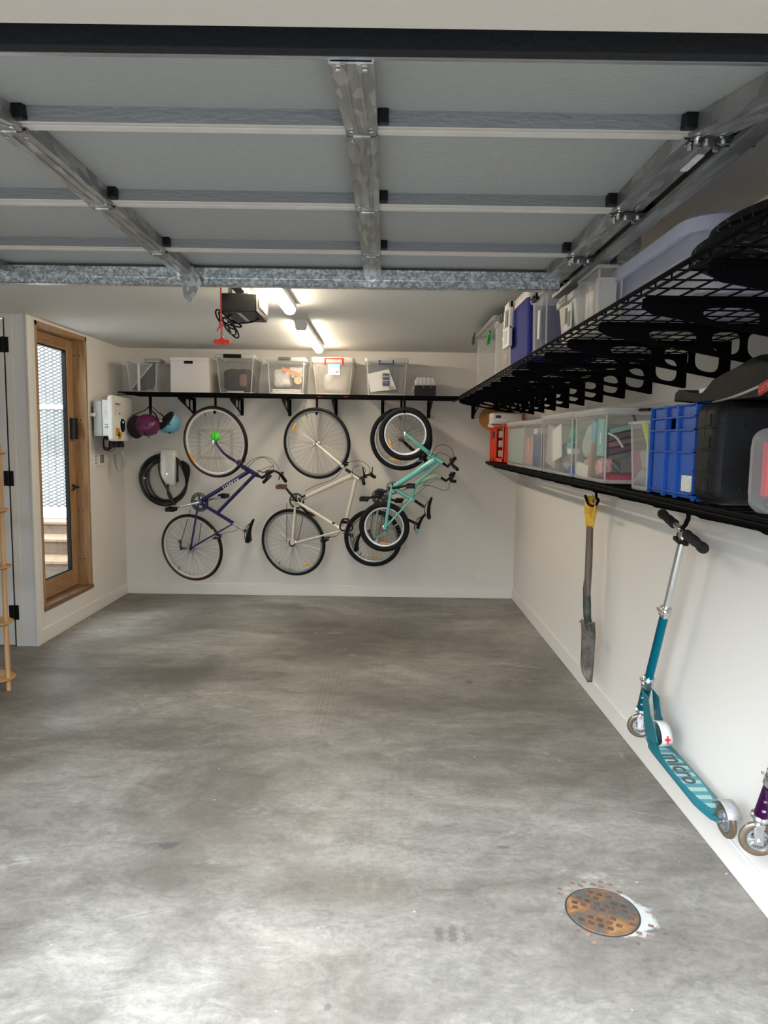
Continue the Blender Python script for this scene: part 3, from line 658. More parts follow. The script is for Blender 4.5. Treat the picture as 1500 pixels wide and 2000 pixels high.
    if S.get('saddle_tip'):
        q = MB(); q.loft([[c+(p-c)*1.03 for p in r] for r in rg[9:] for c in [sum(r, V((0, 0, 0)))/12]]); q.build('saddle_tail', S['saddle_tip'], t)
    q = MB(); q.tube([C(S['post'][0]), C(S['post'][1])], .0135, 12); q.build('seatpost', S.get('postm', ALU), t)
    q = MB()
    for sg in (-1, 1): q.tube([A+d*Ln*.2+n*.012*sg-up*.006, A+d*Ln*.4+n*.02*sg-up*.03, A+d*Ln*.7+n*.02*sg-up*.03, A+d*Ln*.9+n*.03*sg-up*.006], .0035, 6)
    q.ell(C(S['post'][1]), u*.018, v*.018, n*.026, 8, 6); q.build('saddle_rail', STEELD, t)
    # cranks
    ck = MB(); bb = S['bb']
    near, far = S['cranks']
    for e, sg, ax in ((near, 1, S['crankm']), (far, -1, S['crankm'])):
        ck.tube([C(bb, sg*.045), C(bb, sg*.062), C(e, sg*.075)], [.013, .014, .010], 8)
    crank = ck.build('crankset', S['crankm'], t)
    cs = S.get('chain_side', -1)
    for R1, off in S['rings']:
        r = MB(); cc = C(bb, cs*off); r.ring_prof([(R1-.016, -.0015), (R1, -.001), (R1, .001), (R1-.016, .0015)], cc, n, 40)
        for i in range(5): a = 2*pi*i/5+.4; r.cyl(cc+(u*cos(a)+v*sin(a))*.012, cc+(u*cos(a)+v*sin(a))*(R1-.010), .009, seg=6)
        for i in range(36): a = 2*pi*i/36; r.cyl(cc+(u*cos(a)+v*sin(a))*(R1-.001), cc+(u*cos(a)+v*sin(a))*(R1+.003), .0018, seg=4)
        r.build('chainring', S.get('ringm', STEELD), crank)
    for e, sg in ((near, 1), (far, -1)):
        c = C(e, sg*.075); p = MB(); c2 = c+n*(sg*.055)
        p.obox(c2+u*.034, u*.007, v*.019, n*.042); p.obox(c2-u*.034, u*.007, v*.019, n*.042); p.obox(c2+n*.04, u*.034, v*.017, n*.006); p.obox(c2-n*.04, u*.034, v*.017, n*.006); p.cyl(c, c2+n*(sg*.04), .010, seg=8)
        p.build('pedal', S.get('pedalm', BLKP), crank, bevel=.003)
    # rear cog, chain, derailleur
    cg = MB()
    for i, R1 in enumerate(S['cogs']): cg.ring_prof([(.012, -.001), (R1, -.001), (R1, .001), (.012, .001)], C(rh, cs*(.030+.004*i)), n, 28)
    cg.build('cog', STEELD if len(S['cogs']) == 1 else ALU, wr)
    ch = MB()
    for a, b in S['chain']: ch.tube([C(a, cs*.045), C(b, cs*.04)], .0032, 4)
    if S['chain']: ch.build('chain', STEELD, t)
    if S.get('mech'):
        a, b = S['mech']; m_ = MB(); m_.tube([C(rh, cs*.06), C(a, cs*.06), C(b, cs*.05)], [.010, .012, .008], 8)
        for q in (a, b): m_.lathe([(.019, -.004), (.019, .004)], C(q, cs*.045), n, 14)
        m_.build('derailleur', STEELD, t)
    for pts in S['cables']:
        q = MB(); q.tube(catmull([C(p, o) for p, o in pts], 6), .0024, 5); q.build('cable', BLKP, t)
    for q_, o, s_ in S['brakes']:
        q = MB(); c = C(q_)
        for sg in (-1, 1): q.tube([c+n*sg*.03-v*.02*s_, c+n*sg*.045, c+n*sg*.03+u*.035*s_], .008, 6); q.obox(c+n*sg*.028-v*.02*s_, u*.03, v*.008, n*.008)
        q.build('brake', S.get('brakem', STEELD), t)
    for txt, a, b, size, m_, off in S['text']:
        pa, pb = C(a, off), C(b, off); ux = (pb-pa).normalized(); uy = n.cross(ux).normalized()
        MB().text(txt, size, pa-uy*size*.36, ux, uy).build('lettering', m_, t, smooth=0)
    for fn in S.get('extra', []): fn(t, C, u, v, n)
    return t, C, u, v, n, fr
def hook(label, px_top, py_top, Y, zt, rad=.016, sidex=1):
    p = at(px_top, py_top, 'Y', Y); z0 = zt
    b = MB(); b.box(p.x-.011, p.x+.011, Y-.004, Y+.004, p.z-.01, z0-.012); b.box(p.x-.02, p.x+.02, Y-.03, Y+.03, z0-.016, z0-.0125)
    b.tube([(p.x, Y, p.z-.005), (p.x, Y-.01, p.z-.028), (p.x, Y-.035, p.z-.034), (p.x, Y-.05, p.z-.015)], .009, 8)
    return tag(b.build('bike_hook', BLACK), label, 'hook', 'black hooks holding the bicycles')
NAVY = mat('navy_paint', (.010, .007, .085), .3, spec=.4, coat=.15); IVORY = mat('ivory_paint', (.72, .66, .56), .3, coat=.4); MINT = mat('mint_paint', (.16, .55, .50), .28, coat=.5); SAGE = mat('pale_sage_paint', (.42, .56, .43), .3, coat=.5)
RIMS = mat('silver_rim', (.55, .54, .52), .35, .7); RIMG = mat('grey_rim', (.32, .32, .31), .35, .7); RIMW = mat('pale_rim', (.62, .60, .55), .4, .2); WALLB = mat('brown_tyre_wall', (.11, .035, .02), .6)
WHT = mat('white_lettering', (.8, .8, .78), .5); TEALT = mat('teal_lettering', (.02, .22, .24), .5); BLKT = mat('black_lettering', (.01, .01, .01), .5); GRN = mat('neon_green_ball', (.06, .85, .03), .45, emit=(.1, 1, .05), es=0)
NV = dict(label='dark navy bicycle with brown walled tyres, leftmost on the end wall', Y=6.62, phi=16, tau=6.5, crop=(230, 660, 3.846), frame=NAVY, front=(420.6, 863.6), rear=(374.9, 1069.5), Rf=.338, Rr=.338, tr=.0165,
  rim=RIMW, hub=CHROME, spokes=36, wall=WALLB, front_c=(733, 785), rear_c=(548, 1580), bb=(615, 1233), crown=(905, 945), fork_mid=(800, 870), fr_r=.014, head=((960, 985), (1040, 1030)),
  tubes=[((935, 965), (1050, 1033), .019, .019), ((985, 1003), (620, 1228), .017, .017), ((1030, 1025), (748, 1315), .0145, .0145), ((620, 1240), (870, 1392), .0145, .0145)],
  stays=[((860, 1398), .008), ((605, 1245), .010)], stem=[((1050, 1033), 0), ((1085, 1050), 0), ((1165, 1000), 0)], bar=[((1120, 1050), .27), ((1120, 1010), .13), ((1165, 1000), 0), ((1210, 1015), -.13), ((1262, 1075), -.20)],
  grips=[((1095, 1085), .28, (1145, 1035), .17), ((1225, 1025), -.13, (1262, 1078), -.22)], levers=[[((1125, 1000), .16), ((1090, 1010), .2), ((1050, 995), .24)], [((1235, 1015), -.13), ((1215, 1040), -.16), ((1210, 1065), -.18)]], leverm=STEELD,
  saddle=((1010, 1355), (965, 1530)), post=((868, 1395), (955, 1448)), cranks=((425, 1278), (775, 1195)), crankm=ALU, rings=[(.095, .045), (.075, .052)], chain_side=-1, cogs=[.052, .045, .038, .031, .024], chain=[((545, 1290), (465, 1570)), ((632, 1360), (605, 1560))], mech=((478, 1580), (470, 1530)),
  cables=[[((960, 960), .01), ((1010, 915), .03), ((1090, 893), .05), ((1160, 915), .05), ((1215, 990), .02)], [((955, 1000), .02), ((1030, 920), .04), ((1100, 900), .05), ((1165, 950), .05), ((1165, 995), .04)], [((1040, 1020), 0), ((1090, 985), .06), ((1165, 962), .08), ((1120, 1000), .12)], [((870, 1400), 0), ((900, 1440), .02), ((780, 1470), .03)]],
  brakes=[((920, 915), 0, 1), ((745, 1485), 0, 1)], refl_f=[(560, 905, -62, .055)], refl_r=[(733, 1475, -62, .055)], text=[('AVANTI', (912, 1060), (757, 1148), .055, WHT, .0205), ('ALIBI', (950, 1105), (880, 1180), .026, mat('blue_lettering', (.10, .12, .35), .4), .0172)])
def ball(t, C, u, v, n):
    b = MB(); b.ell(C((733, 745), .0), u*.05, v*.05, n*.024, 20, 12); b.build('spoke_disc', GRN, t)
NV['extra'] = [ball]
nv = bike(NV); hook('black hook holding the front wheel of the dark navy bicycle', 421, 800, nv[5].y-.02, ZU)
WB = dict(label='ivory white bicycle with black tyres, middle of the end wall', Y=6.62, phi=16, tau=6.5, crop=(560, 660, 3.846), frame=IVORY, front=(618.5, 866.2), rear=(572.7, 1059.5), Rf=.337, Rr=.338, tr=.0165,
  rim=RIMG, hub=CHROME, spokes=32, front_c=(220, 795), rear_c=(40, 1545), bb=(75, 1225), crown=(415, 960), fr_r=.0155, head=((440, 985), (535, 1050)),
  tubes=[((480, 1018), (545, 1062), .017, .017), ((500, 1030), (95, 1215), .0185, .0185), ((520, 1060), (432, 1430), .0155, .0155), ((430, 1420), (425, 1462), .0165, .0165), ((80, 1232), (415, 1440), .0145, .0145)],
  stays=[((410, 1448), .0085), ((65, 1240), .0115)], stem=[((445, 988), 0), ((545, 1055), 0), ((600, 1040), 0)], bar=[((580, 1090), .25), ((575, 1045), .12), ((610, 1030), 0), ((640, 1030), -.12), ((662, 1045), -.22)],
  grips=[((580, 1095), .27, (570, 1055), .14), ((635, 1030), -.1, (660, 1045), -.22)], levers=[[((585, 1035), .16), ((575, 1000), .2), ((572, 975), .24)], [((635, 1020), -.1), ((642, 1000), -.14), ((645, 970), -.16)]],
  saddle=((548, 1455), (505, 1595)), post=((425, 1460), (490, 1485)), postm=BLKP, cranks=((-22, 1110), (170, 1330)), crankm=BLKP, rings=[(.078, .045)], chain_side=-1, cogs=[.036], chain=[((0, 1240), (0, 1530)), ((135, 1290), (82, 1530))],
  cables=[[((430, 960), .02), ((480, 930), .04), ((560, 925), .05), ((620, 970), .04), ((620, 1015), 0)], [((490, 1040), .02), ((500, 980), .04), ((545, 960), .06), ((590, 985), .10), ((585, 1020), .12)], [((420, 985), .02), ((350, 1060), .03), ((230, 1105), .03), ((140, 1150), .02)], [((400, 1455), .02), ((370, 1490), .03), ((300, 1495), .02)]],
  brakes=[((430, 940), 0, 1), ((285, 1505), 0, 1)], brakem=BLKP, pedalm=mat('brown_pedal', (.12, .05, .03), .4), refl_f=[(55, 672, 62, .05)], refl_r=[(148, 1702, 22, .055)], text=[('Smt', (100, 1215), (150, 1190), .055, WHT, .0228)])
def wb_extra(t, C, u, v, n):
    a, b = C((92, 1217)), C((150, 1190)); MB().tube([a, b], .0220, 14).build('dark_band', BLKP, t)
    q = MB(); q.tube(catmull([C((420, 1365), .02), C((470, 1370), .03), C((492, 1440), .03), C((405, 1440), .03)], 4, True), .008, 6, closed=True); q.obox(C((435, 1380), 0), u*.03, v*.012, n*.03); q.build('lock_bracket', BLKP, t)
    d = (C((415, 1440))-C((80, 1232))).normalized(); c = C((350, 1395)); MB().tube([c-d*.012, c+d*.012], .0155, 12).build('dark_clip', BLKP, t)
WB['extra'] = [wb_extra]
wb = bike(WB); hook('black hook holding the front wheel of the ivory white bicycle', 619, 802, wb[5].y-.02, ZU)
PG = dict(label='pale sage green bicycle hanging behind the mint green one', Y=6.72, phi=8, tau=5, crop=(620, 860, 5.357), frame=SAGE, front=(783.5, 858), rear=(728.5, 1050.8), Rf=.300, Rr=.290, tr=.024,
  rim=RIMG, hub=STEELD, spokes=28, front_c=(875, -10), rear_c=(585, 1045), bb=(655, 592), crown=(1075, 170), fr_r=.019, forkm=BLKP, head=((1150, 225), (1240, 380)),
  tubes=[((1225, 350), (1290, 390), .021, .021), ((1240, 370), (680, 585), .022, .019), ((1235, 385), (900, 660), .015, .015), ((665, 600), (945, 830), .0145, .0145)],
  stays=[((930, 815), .008), ((650, 610), .011)], stem=[((1290, 388), 0), ((1345, 425), 0), ((1385, 395), 0)], bar=[((1440, 430), .22), ((1400, 420), .1), ((1385, 395), 0), ((1400, 370), -.12), ((1430, 345), -.2)],
  grips=[((1440, 430), .23, (1400, 425), .12), ((1395, 375), -.1, (1430, 345), -.22)], levers=[[((1400, 400), .12), ((1430, 380), .18), ((1425, 340), .2)], [((1390, 365), -.1), ((1400, 330), -.12)]],
  saddle=((1110, 760), (1015, 960)), saddle_tip=mat('light_blue_saddle', (.30, .52, .55), .4), post=((945, 830), (1030, 870)), postm=BLKP, cranks=((500, 603), (850, 640)), crankm=BLKP, rings=[(.082, .045), (.06, .05)], chain_side=1, cogs=[.05, .042, .034], chain=[((600, 620), (545, 1020)), ((700, 660), (640, 1030))], mech=((540, 950), (500, 1000)),
  cables=[[((1100, 470), .02), ((1200, 480), .05), ((1320, 525), .08), ((1375, 500), .12), ((1380, 440), .14)]],
  brakes=[((1080, 190), 0, 1)], brakem=STEELD, refl_f=[(812, 205, -14, .05)], refl_r=[(598, 1207, 0, .055)], text=[])
pg = bike(PG); hook('black hook holding the front wheel of the pale sage green bicycle', 784, 797, pg[5].y-.02, ZU)
MG = dict(label='small mint green child bicycle hanging in front of the sage one', Y=6.45, phi=6, tau=5, crop=(620, 860, 5.357), frame=MINT, front=(791.7, 847.7), rear=(750.3, 1029.2), Rf=.245, Rr=.240, tr=.0275,
  rim=RIMS, hub=CHROME, spokes=28, front_c=(921, -66), rear_c=(708, 915), bb=(788, 500), crown=(1170, 135), fr_r=.020, head=((1195, 165), (1300, 225)),
  tubes=[((1195, 160), (1310, 235), .022, .022), ((1225, 205), (805, 485), .0265, .021), ((800, 505), (1015, 630), .0165, .0165)], curved=[(((1280, 235), (1130, 365), (1050, 440), (1010, 510), (985, 615)), .0145)],
  stays=[((985, 615), .0095), ((775, 510), .014)], stem=[((1310, 238), 0), ((1365, 275), 0), ((1400, 230), 0)], bar=[((1460, 300), .2), ((1420, 270), .1), ((1400, 230), 0), ((1415, 205), -.1), ((1440, 190), -.2)],
  grips=[((1465, 305), .22, (1425, 270), .10), ((1410, 205), -.08, (1440, 190), -.2)], levers=[[((1405, 240), .1), ((1430, 220), .14), ((1428, 195), .18)], [((1400, 215), -.06), ((1385, 195), -.1)]],
  saddle=((1178, 590), (1140, 820)), post=((1010, 625), (1105, 690)), postm=BLKP, cranks=((980, 467), (640, 560)), crankm=BLKP, rings=[(.062, .045)], chain_side=-1, cogs=[.035], chain=[((735, 500), (690, 930))],
  cables=[[((1190, 160), .02), ((1240, 70), .05), ((1330, 45), .06), ((1410, 100), .05), ((1428, 190), .03)], [((1220, 180), .02), ((1270, 130), .05), ((1340, 150), .06), ((1400, 190), .04)]],
  brakes=[((1110, 45), 0, 1)], brakem=BLKP, refl_f=[(760, 30, -70, .045)], refl_r=[(710, 1078, 0, .055)], text=[('MV', (1165, 275), (1100, 310), .06, TEALT, .0312)])
mg = bike(MG); hook('black hook holding the front wheel of the mint green bicycle', 790, 799, mg[5].y-.02, ZU)
# ================================================================ tubs and boxes
CL = clear('clear_plastic', (.86, .86, .86), .94, .22); CL2 = clear('milky_clear_plastic', (.82, .80, .77), .72, .3); CLV = clear('cool_clear_plastic', (.84, .85, .95), .66, .25)
LIDC = clear('clear_lid_plastic', (.88, .88, .88), .62, .25); EDGE = clear('plastic_edge', (.88, .88, .88), .66, .2); MILK = clear('milky_lid', (.9, .87, .83), .2, .35)
PAPER = mat('paper_white', (.74, .73, .70), .7); DARKC = mat('dark_cloth', (.022, .023, .027), .9, bump=.4, bscale=30)
def prints(name, label, cat, o, ux, uy, w, h, t, m, **k):
    b = MB(); uz = V(ux).cross(V(uy)); b.obox(V(o)+V(ux)*w/2+V(uy)*h/2, V(ux)*w/2, V(uy)*h/2, uz*t/2); return tag(b.build(name, m, bevel=min(.003, t*.3)), label, cat, **k)
def tote(name, label, x0, x1, y0, y1, z0, z1, m=CL, tap=.012, r=.022, lid=None, lidh=.022, flange=.012, solid=.002, group=None, cat='storage box', ribs=None):
    t = thing(name, label, cat, ((x0+x1)/2, (y0+y1)/2, z0), group)
    z0 += .001; zt = z1-(lidh if lid else 0); b = MB()
    def rg(e, z, rr=None): return [(x, y, z) for x, y in rrect(x0+e, x1-e, y0+e, y1-e, rr or r)]
    b.loft([rg(tap+.004, z0, r*.8), rg(tap, z0+.006), rg(flange*.6, zt-.014), rg(flange*.5, zt-.012), rg(0, zt-.012), rg(0, zt)], True, False)
    b.build('body', m, t, solid=solid)
    q = MB(); rb = .0035
    for sx in (-1, 1):
        for sy in (-1, 1):
            X_b, X_t = (x0+tap+r*.3 if sx < 0 else x1-tap-r*.3), (x0+flange*.6+r*.3 if sx < 0 else x1-flange*.6-r*.3)
            Y_b, Y_t = (y0+tap+r*.3 if sy < 0 else y1-tap-r*.3), (y0+flange*.6+r*.3 if sy < 0 else y1-flange*.6-r*.3)
            q.cyl((X_b, Y_b, z0+.006), (X_t, Y_t, zt-.014), rb, seg=6)
    q.loft([rg(tap-.001, z0+.002), rg(tap-.003, z0+.018)], False, False); q.loft([rg(-.001, zt-.012), rg(-.002, zt-.001)], False, False)
    q.build('moulded_edge', EDGE, t, solid=.0015, fix=False)
    if ribs:
        for a in ribs:                                             # vertical ribs on the front face
            q = MB()
            if a[0] == 'Y': q.cyl((x0+a[1]*(x1-x0), y0+tap, z0+.01), (x0+a[1]*(x1-x0), y0+flange*.6, zt-.02), .003, seg=6)
            else: q.cyl((x0+tap, y0+a[1]*(y1-y0), z0+.01), (x0+flange*.6, y0+a[1]*(y1-y0), zt-.02), .003, seg=6)
            q.build('rib', m, t)
    if lid:
        l = MB(); e = -.004
        l.loft([rg(e, zt-.006, r*1.1), rg(e, z1-.006, r*1.1), rg(e+.008, z1), rg(.03, z1), rg(.035, z1-.008)], False, True); l.build('lid', lid, t, solid=solid)
    return t
def latch(t, side, c, w, h, m, name='latch', d=.008):
    b = MB(); x, y, z = c
    if side == 'Y': b.box(x-w/2, x+w/2, y-d, y+.004, z-h/2, z+h/2); b.box(x-w*.35, x+w*.35, y-d*1.5, y-d, z-h*.25, z+h*.1)
    else: b.box(x-d, x+.004, y-w/2, y+w/2, z-h/2, z+h/2); b.box(x-d*1.5, x-d, y-w*.35, y+w*.35, z-h*.25, z+h*.1)
    return b.build(name, m, t, bevel=.002)
def lump(name, label, cat, c, s, m, seed=0, amp=.18, **k):
    rnd = random.Random(seed); ph = [rnd.uniform(0, 6) for _ in range(9)]
    bx_ = lambda t, p: (abs(sin(t)*cos(p))**4.5+abs(sin(t)*sin(p))**4.5+abs(cos(t))**4.5)**(-1/4.5)*.92
    f = lambda t, p: bx_(t, p)*(1+.6*amp*(sin(3*p+ph[0]+2*t)*.4+sin(5*t+ph[1]+p)*.3+sin(7*p+3*t+ph[2])*.25+sin(11*p-6*t+ph[3])*.15))
    b = MB(); b.ell(c, (s[0], 0, 0), (0, s[1], 0), (0, 0, s[2]), 36, 22, f=f); return tag(b.build(name, m), label, cat, **k)
def cont(*cols, seed=0): pass
FY = 6.56                                                          # front line of the boxes on the end wall shelf
def bx(px0, px1, pyt, Y=FY):
    a = at(px0, 740, 'Y', Y); b = at(px1, 740, 'Y', Y); return a.x, b.x, at((px0+px1)/2, pyt, 'Y', Y).z
GB = 'storage boxes on the end wall shelf'
x0, x1, z = bx(244, 309, 704); tote('storage_box', 'open clear tub at the left end of the end wall shelf', x0, x1, FY, FY+.38, ZU, z, CL, group=GB, ribs=[('Y', .35), ('Y', .62)], tap=.03)
o = at(258, 760, 'Y', FY+.10); q = MB(); q.plate([(0, 0), (.19, 0), (.215, .05), (.215, .24), (.20, .245), (.03, .04)], [], o, (1, 0, 0), (0, 0, 1), .02)
tag(q.build('tray', mat('charcoal_tray', (.05, .055, .06), .5), bevel=.004), 'dark grey slanted tray inside the leftmost clear tub', 'tray')
tag(MB().tube([o+V((.0, -.02, .0)), o+V((.20, -.02, .235))], .006, 8).build('pole', mat('silver_tube_piece', (.6, .6, .6), .3, .6)), 'thin silver pole leaning inside the leftmost clear tub', 'pole')
lump('cloth', 'red cloth at the bottom of the leftmost clear tub', 'cloth', (x0+.085, FY+.16, ZU+.045), (.05, .06, .035), mat('red_cloth', (.5, .03, .03), .9), 3)
q = MB(); q.box(x0+.095, x0+.12, FY+.055, FY+.065, ZU+.02, z-.02); tag(q.build('rail', mat('white_strip', (.8, .8, .8), .4), bevel=.003), 'upright white strip inside the leftmost clear tub', 'strip')
lump('plastic_bag', 'crumpled clear and grey bag lying over the rim of the leftmost tub', 'bag', (x1-.07, FY+.10, z+.006), (.09, .09, .022), mat('grey_film', (.30, .28, .26), .25), 5, .25)
# white lidded box
x0, x1, z = bx(331.5, 407.5, 697.7); WBX = mat('white_board_box', (.62, .585, .565), .7, bump=.08, bscale=70)
t = thing('lidded_box', 'square white lidded box with a black handle slot on the end wall shelf', 'storage box', ((x0+x1)/2, FY+.18, ZU), GB)
MB().box(x0+.006, x1-.006, FY+.004, FY+.38, ZU+.001, z-.03).build('body', WBX, t, bevel=.003); MB().box(x0, x1, FY, FY+.385, z-.034, z).build('lid', WBX, t, bevel=.003)
MB().box(*[at(p, 707, 'Y', FY).x for p in (359.5, 376.5)], FY-.002, FY+.004, at(368, 710.2, 'Y', FY).z, at(368, 704.8, 'Y', FY).z).build('handle_slot', BLKP, t, bevel=.001)
# dark-filled tote
x0, x1, z = bx(420, 497, 692); t = tote('storage_box', 'clear tub packed with dark things, closed by a black clip, beside the white lidded box', x0, x1, FY, FY+.42, ZU, z, clear('grey_clear_plastic', (.72, .70, .66), .92, .25), lid=LIDC, group=GB, tap=.035, ribs=[('Y', .78), ('Y', .2)])
latch(t, 'Y', ((x0+x1)/2-.02, FY, z-.016), .165, .034, BLKP, 'clip', .014); latch(t, 'Y', ((x0+x1)/2, FY+.03, ZU+.02), .15, .02, LIDC, 'foot_clip', .006)
lump('clothing', 'dark bundled clothing filling the tub with the black clip', 'clothing', ((x0+x1)/2, FY+.22, ZU+.135), (.145, .165, .115), DARKC, 8, .10)
lump('pouch', 'dusky pink pouch among the dark things in the black clipped tub', 'pouch', (x1-.12, FY+.07, ZU+.13), (.035, .015, .06), mat('dusky_pink', (.20, .11, .10), .9), 2, .08)
# crumpled paper tote
x0, x1, z = bx(520, 596, 698); t = tote('storage_box', 'clear tub of crumpled wrapping and a round wooden lid with a dark grey clip', x0, x1, FY, FY+.40, ZU, z, CL, lid=LIDC, group=GB, tap=.02, ribs=[('Y', .86)])
latch(t, 'Y', (at(556, 700, 'Y', FY).x, FY, z-.014), .115, .03, mat('grey_clip', (.10, .10, .10), .5), 'clip', .012)
cx = (x0+x1)/2
lump('wrapping', 'crumpled white wrapping in the tub with the dark grey clip', 'wrapping', (cx-.055, FY+.17, ZU+.16), (.09, .10, .085), mat('crumpled_white', (.66, .65, .62), .5, bump=.6, bscale=22), 11, .2)
lump('wrapping', 'second heap of pale wrapping at the upper right of the grey clipped tub', 'wrapping', (cx+.075, FY+.20, ZU+.21), (.07, .10, .06), mat('crumpled_grey', (.55, .54, .52), .4, bump=.6, bscale=25), 14, .25)
o = at(556, 725, 'Y', FY+.045); tag(MB().obox(o+V((.06, 0, -.006)), V((.085, 0, -.03)), V((0, .004, 0)), V((.005, 0, .015))).build('strip', mat('orange_card', (.62, .26, .10), .6)), 'orange card strip inside the grey clipped tub', 'card')
o = at(582, 743, 'Y', FY+.05); tag(MB().cyl(o, o+V((0, .012, 0)), .037, seg=28).build('wooden_disc', mat('pale_wood_disc', (.66, .50, .28), .6), bevel=.002), 'round pale wooden disc inside the grey clipped tub', 'disc')
for i in range(4): prints('paper_pad', 'white paper pad stacked at the bottom of the grey clipped tub', 'paper', (x0+.035+.004*i, FY+.05+.02, ZU+.006+.014*i), (1, 0, 0), (0, 1, 0), .27, .25, .012, PAPER, group='paper pads in the grey clipped tub')
# milky tub with red handle
x0, x1, z = bx(608.5, 691, 698); t = tote('storage_box', 'milky white tub with a red handle and a blue and white label', x0, x1, FY, FY+.42, ZU, z, CL2, lid=MILK, lidh=.04, group=GB, tap=.038, r=.03)
RED = mat('red_handle_plastic', (.62, .02, .015), .35); BLU = mat('blue_handle_plastic', (.01, .04, .22), .35)
def bail(t, pa, pb, pz0, pz1, Y, m, up=True):
    xa, xb = at(pa, 700, 'Y', Y).x, at(pb, 700, 'Y', Y).x; zt, zb = at(pa, pz0, 'Y', Y).z, at(pa, pz1, 'Y', Y).z
    q = MB(); pts = [(xa, Y, zb), (xa, Y-.012, zt), (xb, Y-.012, zt), (xb, Y, zb)] if up else [(xa, Y, zt), (xa, Y-.012, zb), (xb, Y-.012, zb), (xb, Y, zt)]
    for a, b in zip(pts, pts[1:]): q.tube([a, b], .006, 6)
    for p in pts: q.ell(p, (.0075, 0, 0), (0, .0075, 0), (0, 0, .0075), 8, 5)
    q.build('handle', m, t)
bail(t, 635, 669, 700, 711, FY-.006, RED)
xa, xb = at(641, 711, 'Y', FY).x, at(664, 711, 'Y', FY).x; za, zb, zc = [at(650, p, 'Y', FY).z for p in (711, 732, 722)]
l = MB().box(xa, xb, FY+.0, FY+.002, zb, za).build('label', PAPER, t); MB().box(xa, xb, FY-.001, FY+.0, zc, za).build('label_print', mat('sky_blue_print', (.20, .42, .66), .5), l)
MB().text('Storage box', .019, (xa+.006, FY-.0012, zc+.008), (1, 0, 0), (0, 0, 1)).build('label_text', WHT, l, smooth=0)
for k in range(6): pass
MB().box(xb-.04, xb-.012, FY-.001, FY, zb+.015, zb+.04).build('barcode', mat('barcode_grey', (.2, .2, .2), .6), l)
for p in (624, 676): q = MB().box(at(p-4, 770, 'Y', FY).x, at(p+4, 770, 'Y', FY).x, FY-.002, FY+.02, ZU-.012, ZU+.004).build('foot', RED, t)
lump('fabric_bundle', 'pale fabric bundle seen faintly through the milky tub', 'fabric', ((x0+x1)/2+.02, FY+.2, ZU+.12), (.12, .13, .10), mat('pale_fabric', (.6, .58, .56), .9), 21, .1)
# clear tub with blue handle
x0, x1, z = bx(713, 797, 699); t = tote('storage_box', 'clear tub of papers with a dark blue handle', x0, x1, FY, FY+.40, ZU, z, CL, lid=LIDC, lidh=.026, group=GB, tap=.026, r=.03, ribs=[('Y', .70)])
bail(t, 741, 768, 704, 711, FY-.006, BLU, False)
o = at(722, 766, 'Y', FY+.08); tag(MB().plate([(0, 0), (.265, 0), (.275, .265), (.0, .265)], [], o, (1, 0, 0), (0, 0, 1), .006).build('folder', mat('slate_card', (.13, .14, .15), .6)), 'slate grey folder standing at the back of the blue handled tub', 'folder')
o = at(724, 766, 'Y', FY+.055); ux = V((cos(.21), 0, sin(.21))); uz = V((-sin(.21), 0, cos(.21)))
e = thing('paper_bag', 'white paper bag with a navy printed panel in the blue handled tub', 'paper bag', o)
MB().plate([(0, 0), (.24, -.02), (.205, .175), (.0, .17)], [], o, ux, uz, .006).build('sheet', PAPER, e, bevel=.001)
p = at(754, 741, 'Y', FY+.045); f = V((0, -1, 0))
MB().box(p.x-.032, p.x+.032, p.y, p.y+.002, p.z-.006, p.z+.055).build('printed_panel', mat('navy_print', (.01, .015, .12), .5), e); MB().box(p.x-.032, p.x+.032, p.y, p.y+.002, p.z-.06, p.z-.014).build('printed_panel', mat('navy_print', (.01, .015, .12), .5), e)
MB().text('Avril', .030, (p.x-.027, p.y-.0008, p.z+.018), (1, 0, 0), (0, 0, 1)).build('lettering', WHT, e, smooth=0)
q = MB(); q.text('no junk', .0135, (p.x-.026, p.y-.0008, p.z-.032), (1, 0, 0), (0, 0, 1)); q.build('lettering', WHT, e, smooth=0)
o = at(774, 765, 'Y', FY+.03); prints('paper_sheet', 'pale sheet standing at the right inside the blue handled tub', 'paper', (x1-.075, FY+.11, ZU+.06), (.18, 0, .98), (0, 1, 0), .24, .08, .003, PAPER)
o = at(763, 757, 'Y', FY+.04); tag(MB().obox(o, (.018, 0, .006), (0, .003, 0), (-.004, 0, .012)).build('photo_card', mat('brown_card', (.42, .25, .15), .6)), 'small brown picture card in the blue handled tub', 'card')
# portable grill like case
xa, xb = at(809.5, 760, 'Y', FY).x, at(851.5, 760, 'Y', FY).x; zm, zt = at(830, 753, 'Y', FY).z, at(830, 736.5, 'Y', FY).z
t = thing('tool_case', 'small black case with a ribbed silver lid, right of the blue handled tub', 'case', ((xa+xb)/2, FY+.1, ZU))
MB().box(xa, xb, FY, FY+.22, ZU+.001, zm).build('base', mat('gloss_black', (.012, .012, .013), .15), t, bevel=.004)
prof = [(xa, zm), (xa+.004, zm+.04), (xa+.02, zt), (xb-.02, zt), (xb-.003, zm+.045), (xb, zm)]
b = MB(); b.loft([[(x, FY+.0, z_) for x, z_ in prof], [(x, FY+.22, z_) for x, z_ in prof]]); ld = b.build('lid', mat('satin_silver', (.42, .41, .38), .35, .6), t, bevel=.004)
for i in range(5):
    x = xa+.03+i*(xb-xa-.06)/4; MB().box(x-.006, x+.006, FY-.002, FY+.22, zm+.01, zt+.002).build('rib', mat('satin_silver', (.42, .41, .38), .35, .6), ld, bevel=.002)
b = MB(); b.tube([(xa-.004, FY+.05, ZU+.02), (xa-.012, FY+.05, ZU+.04), (xa-.006, FY+.05, ZU+.085)], .005, 6); b.build('side_latch', CHROME, t)
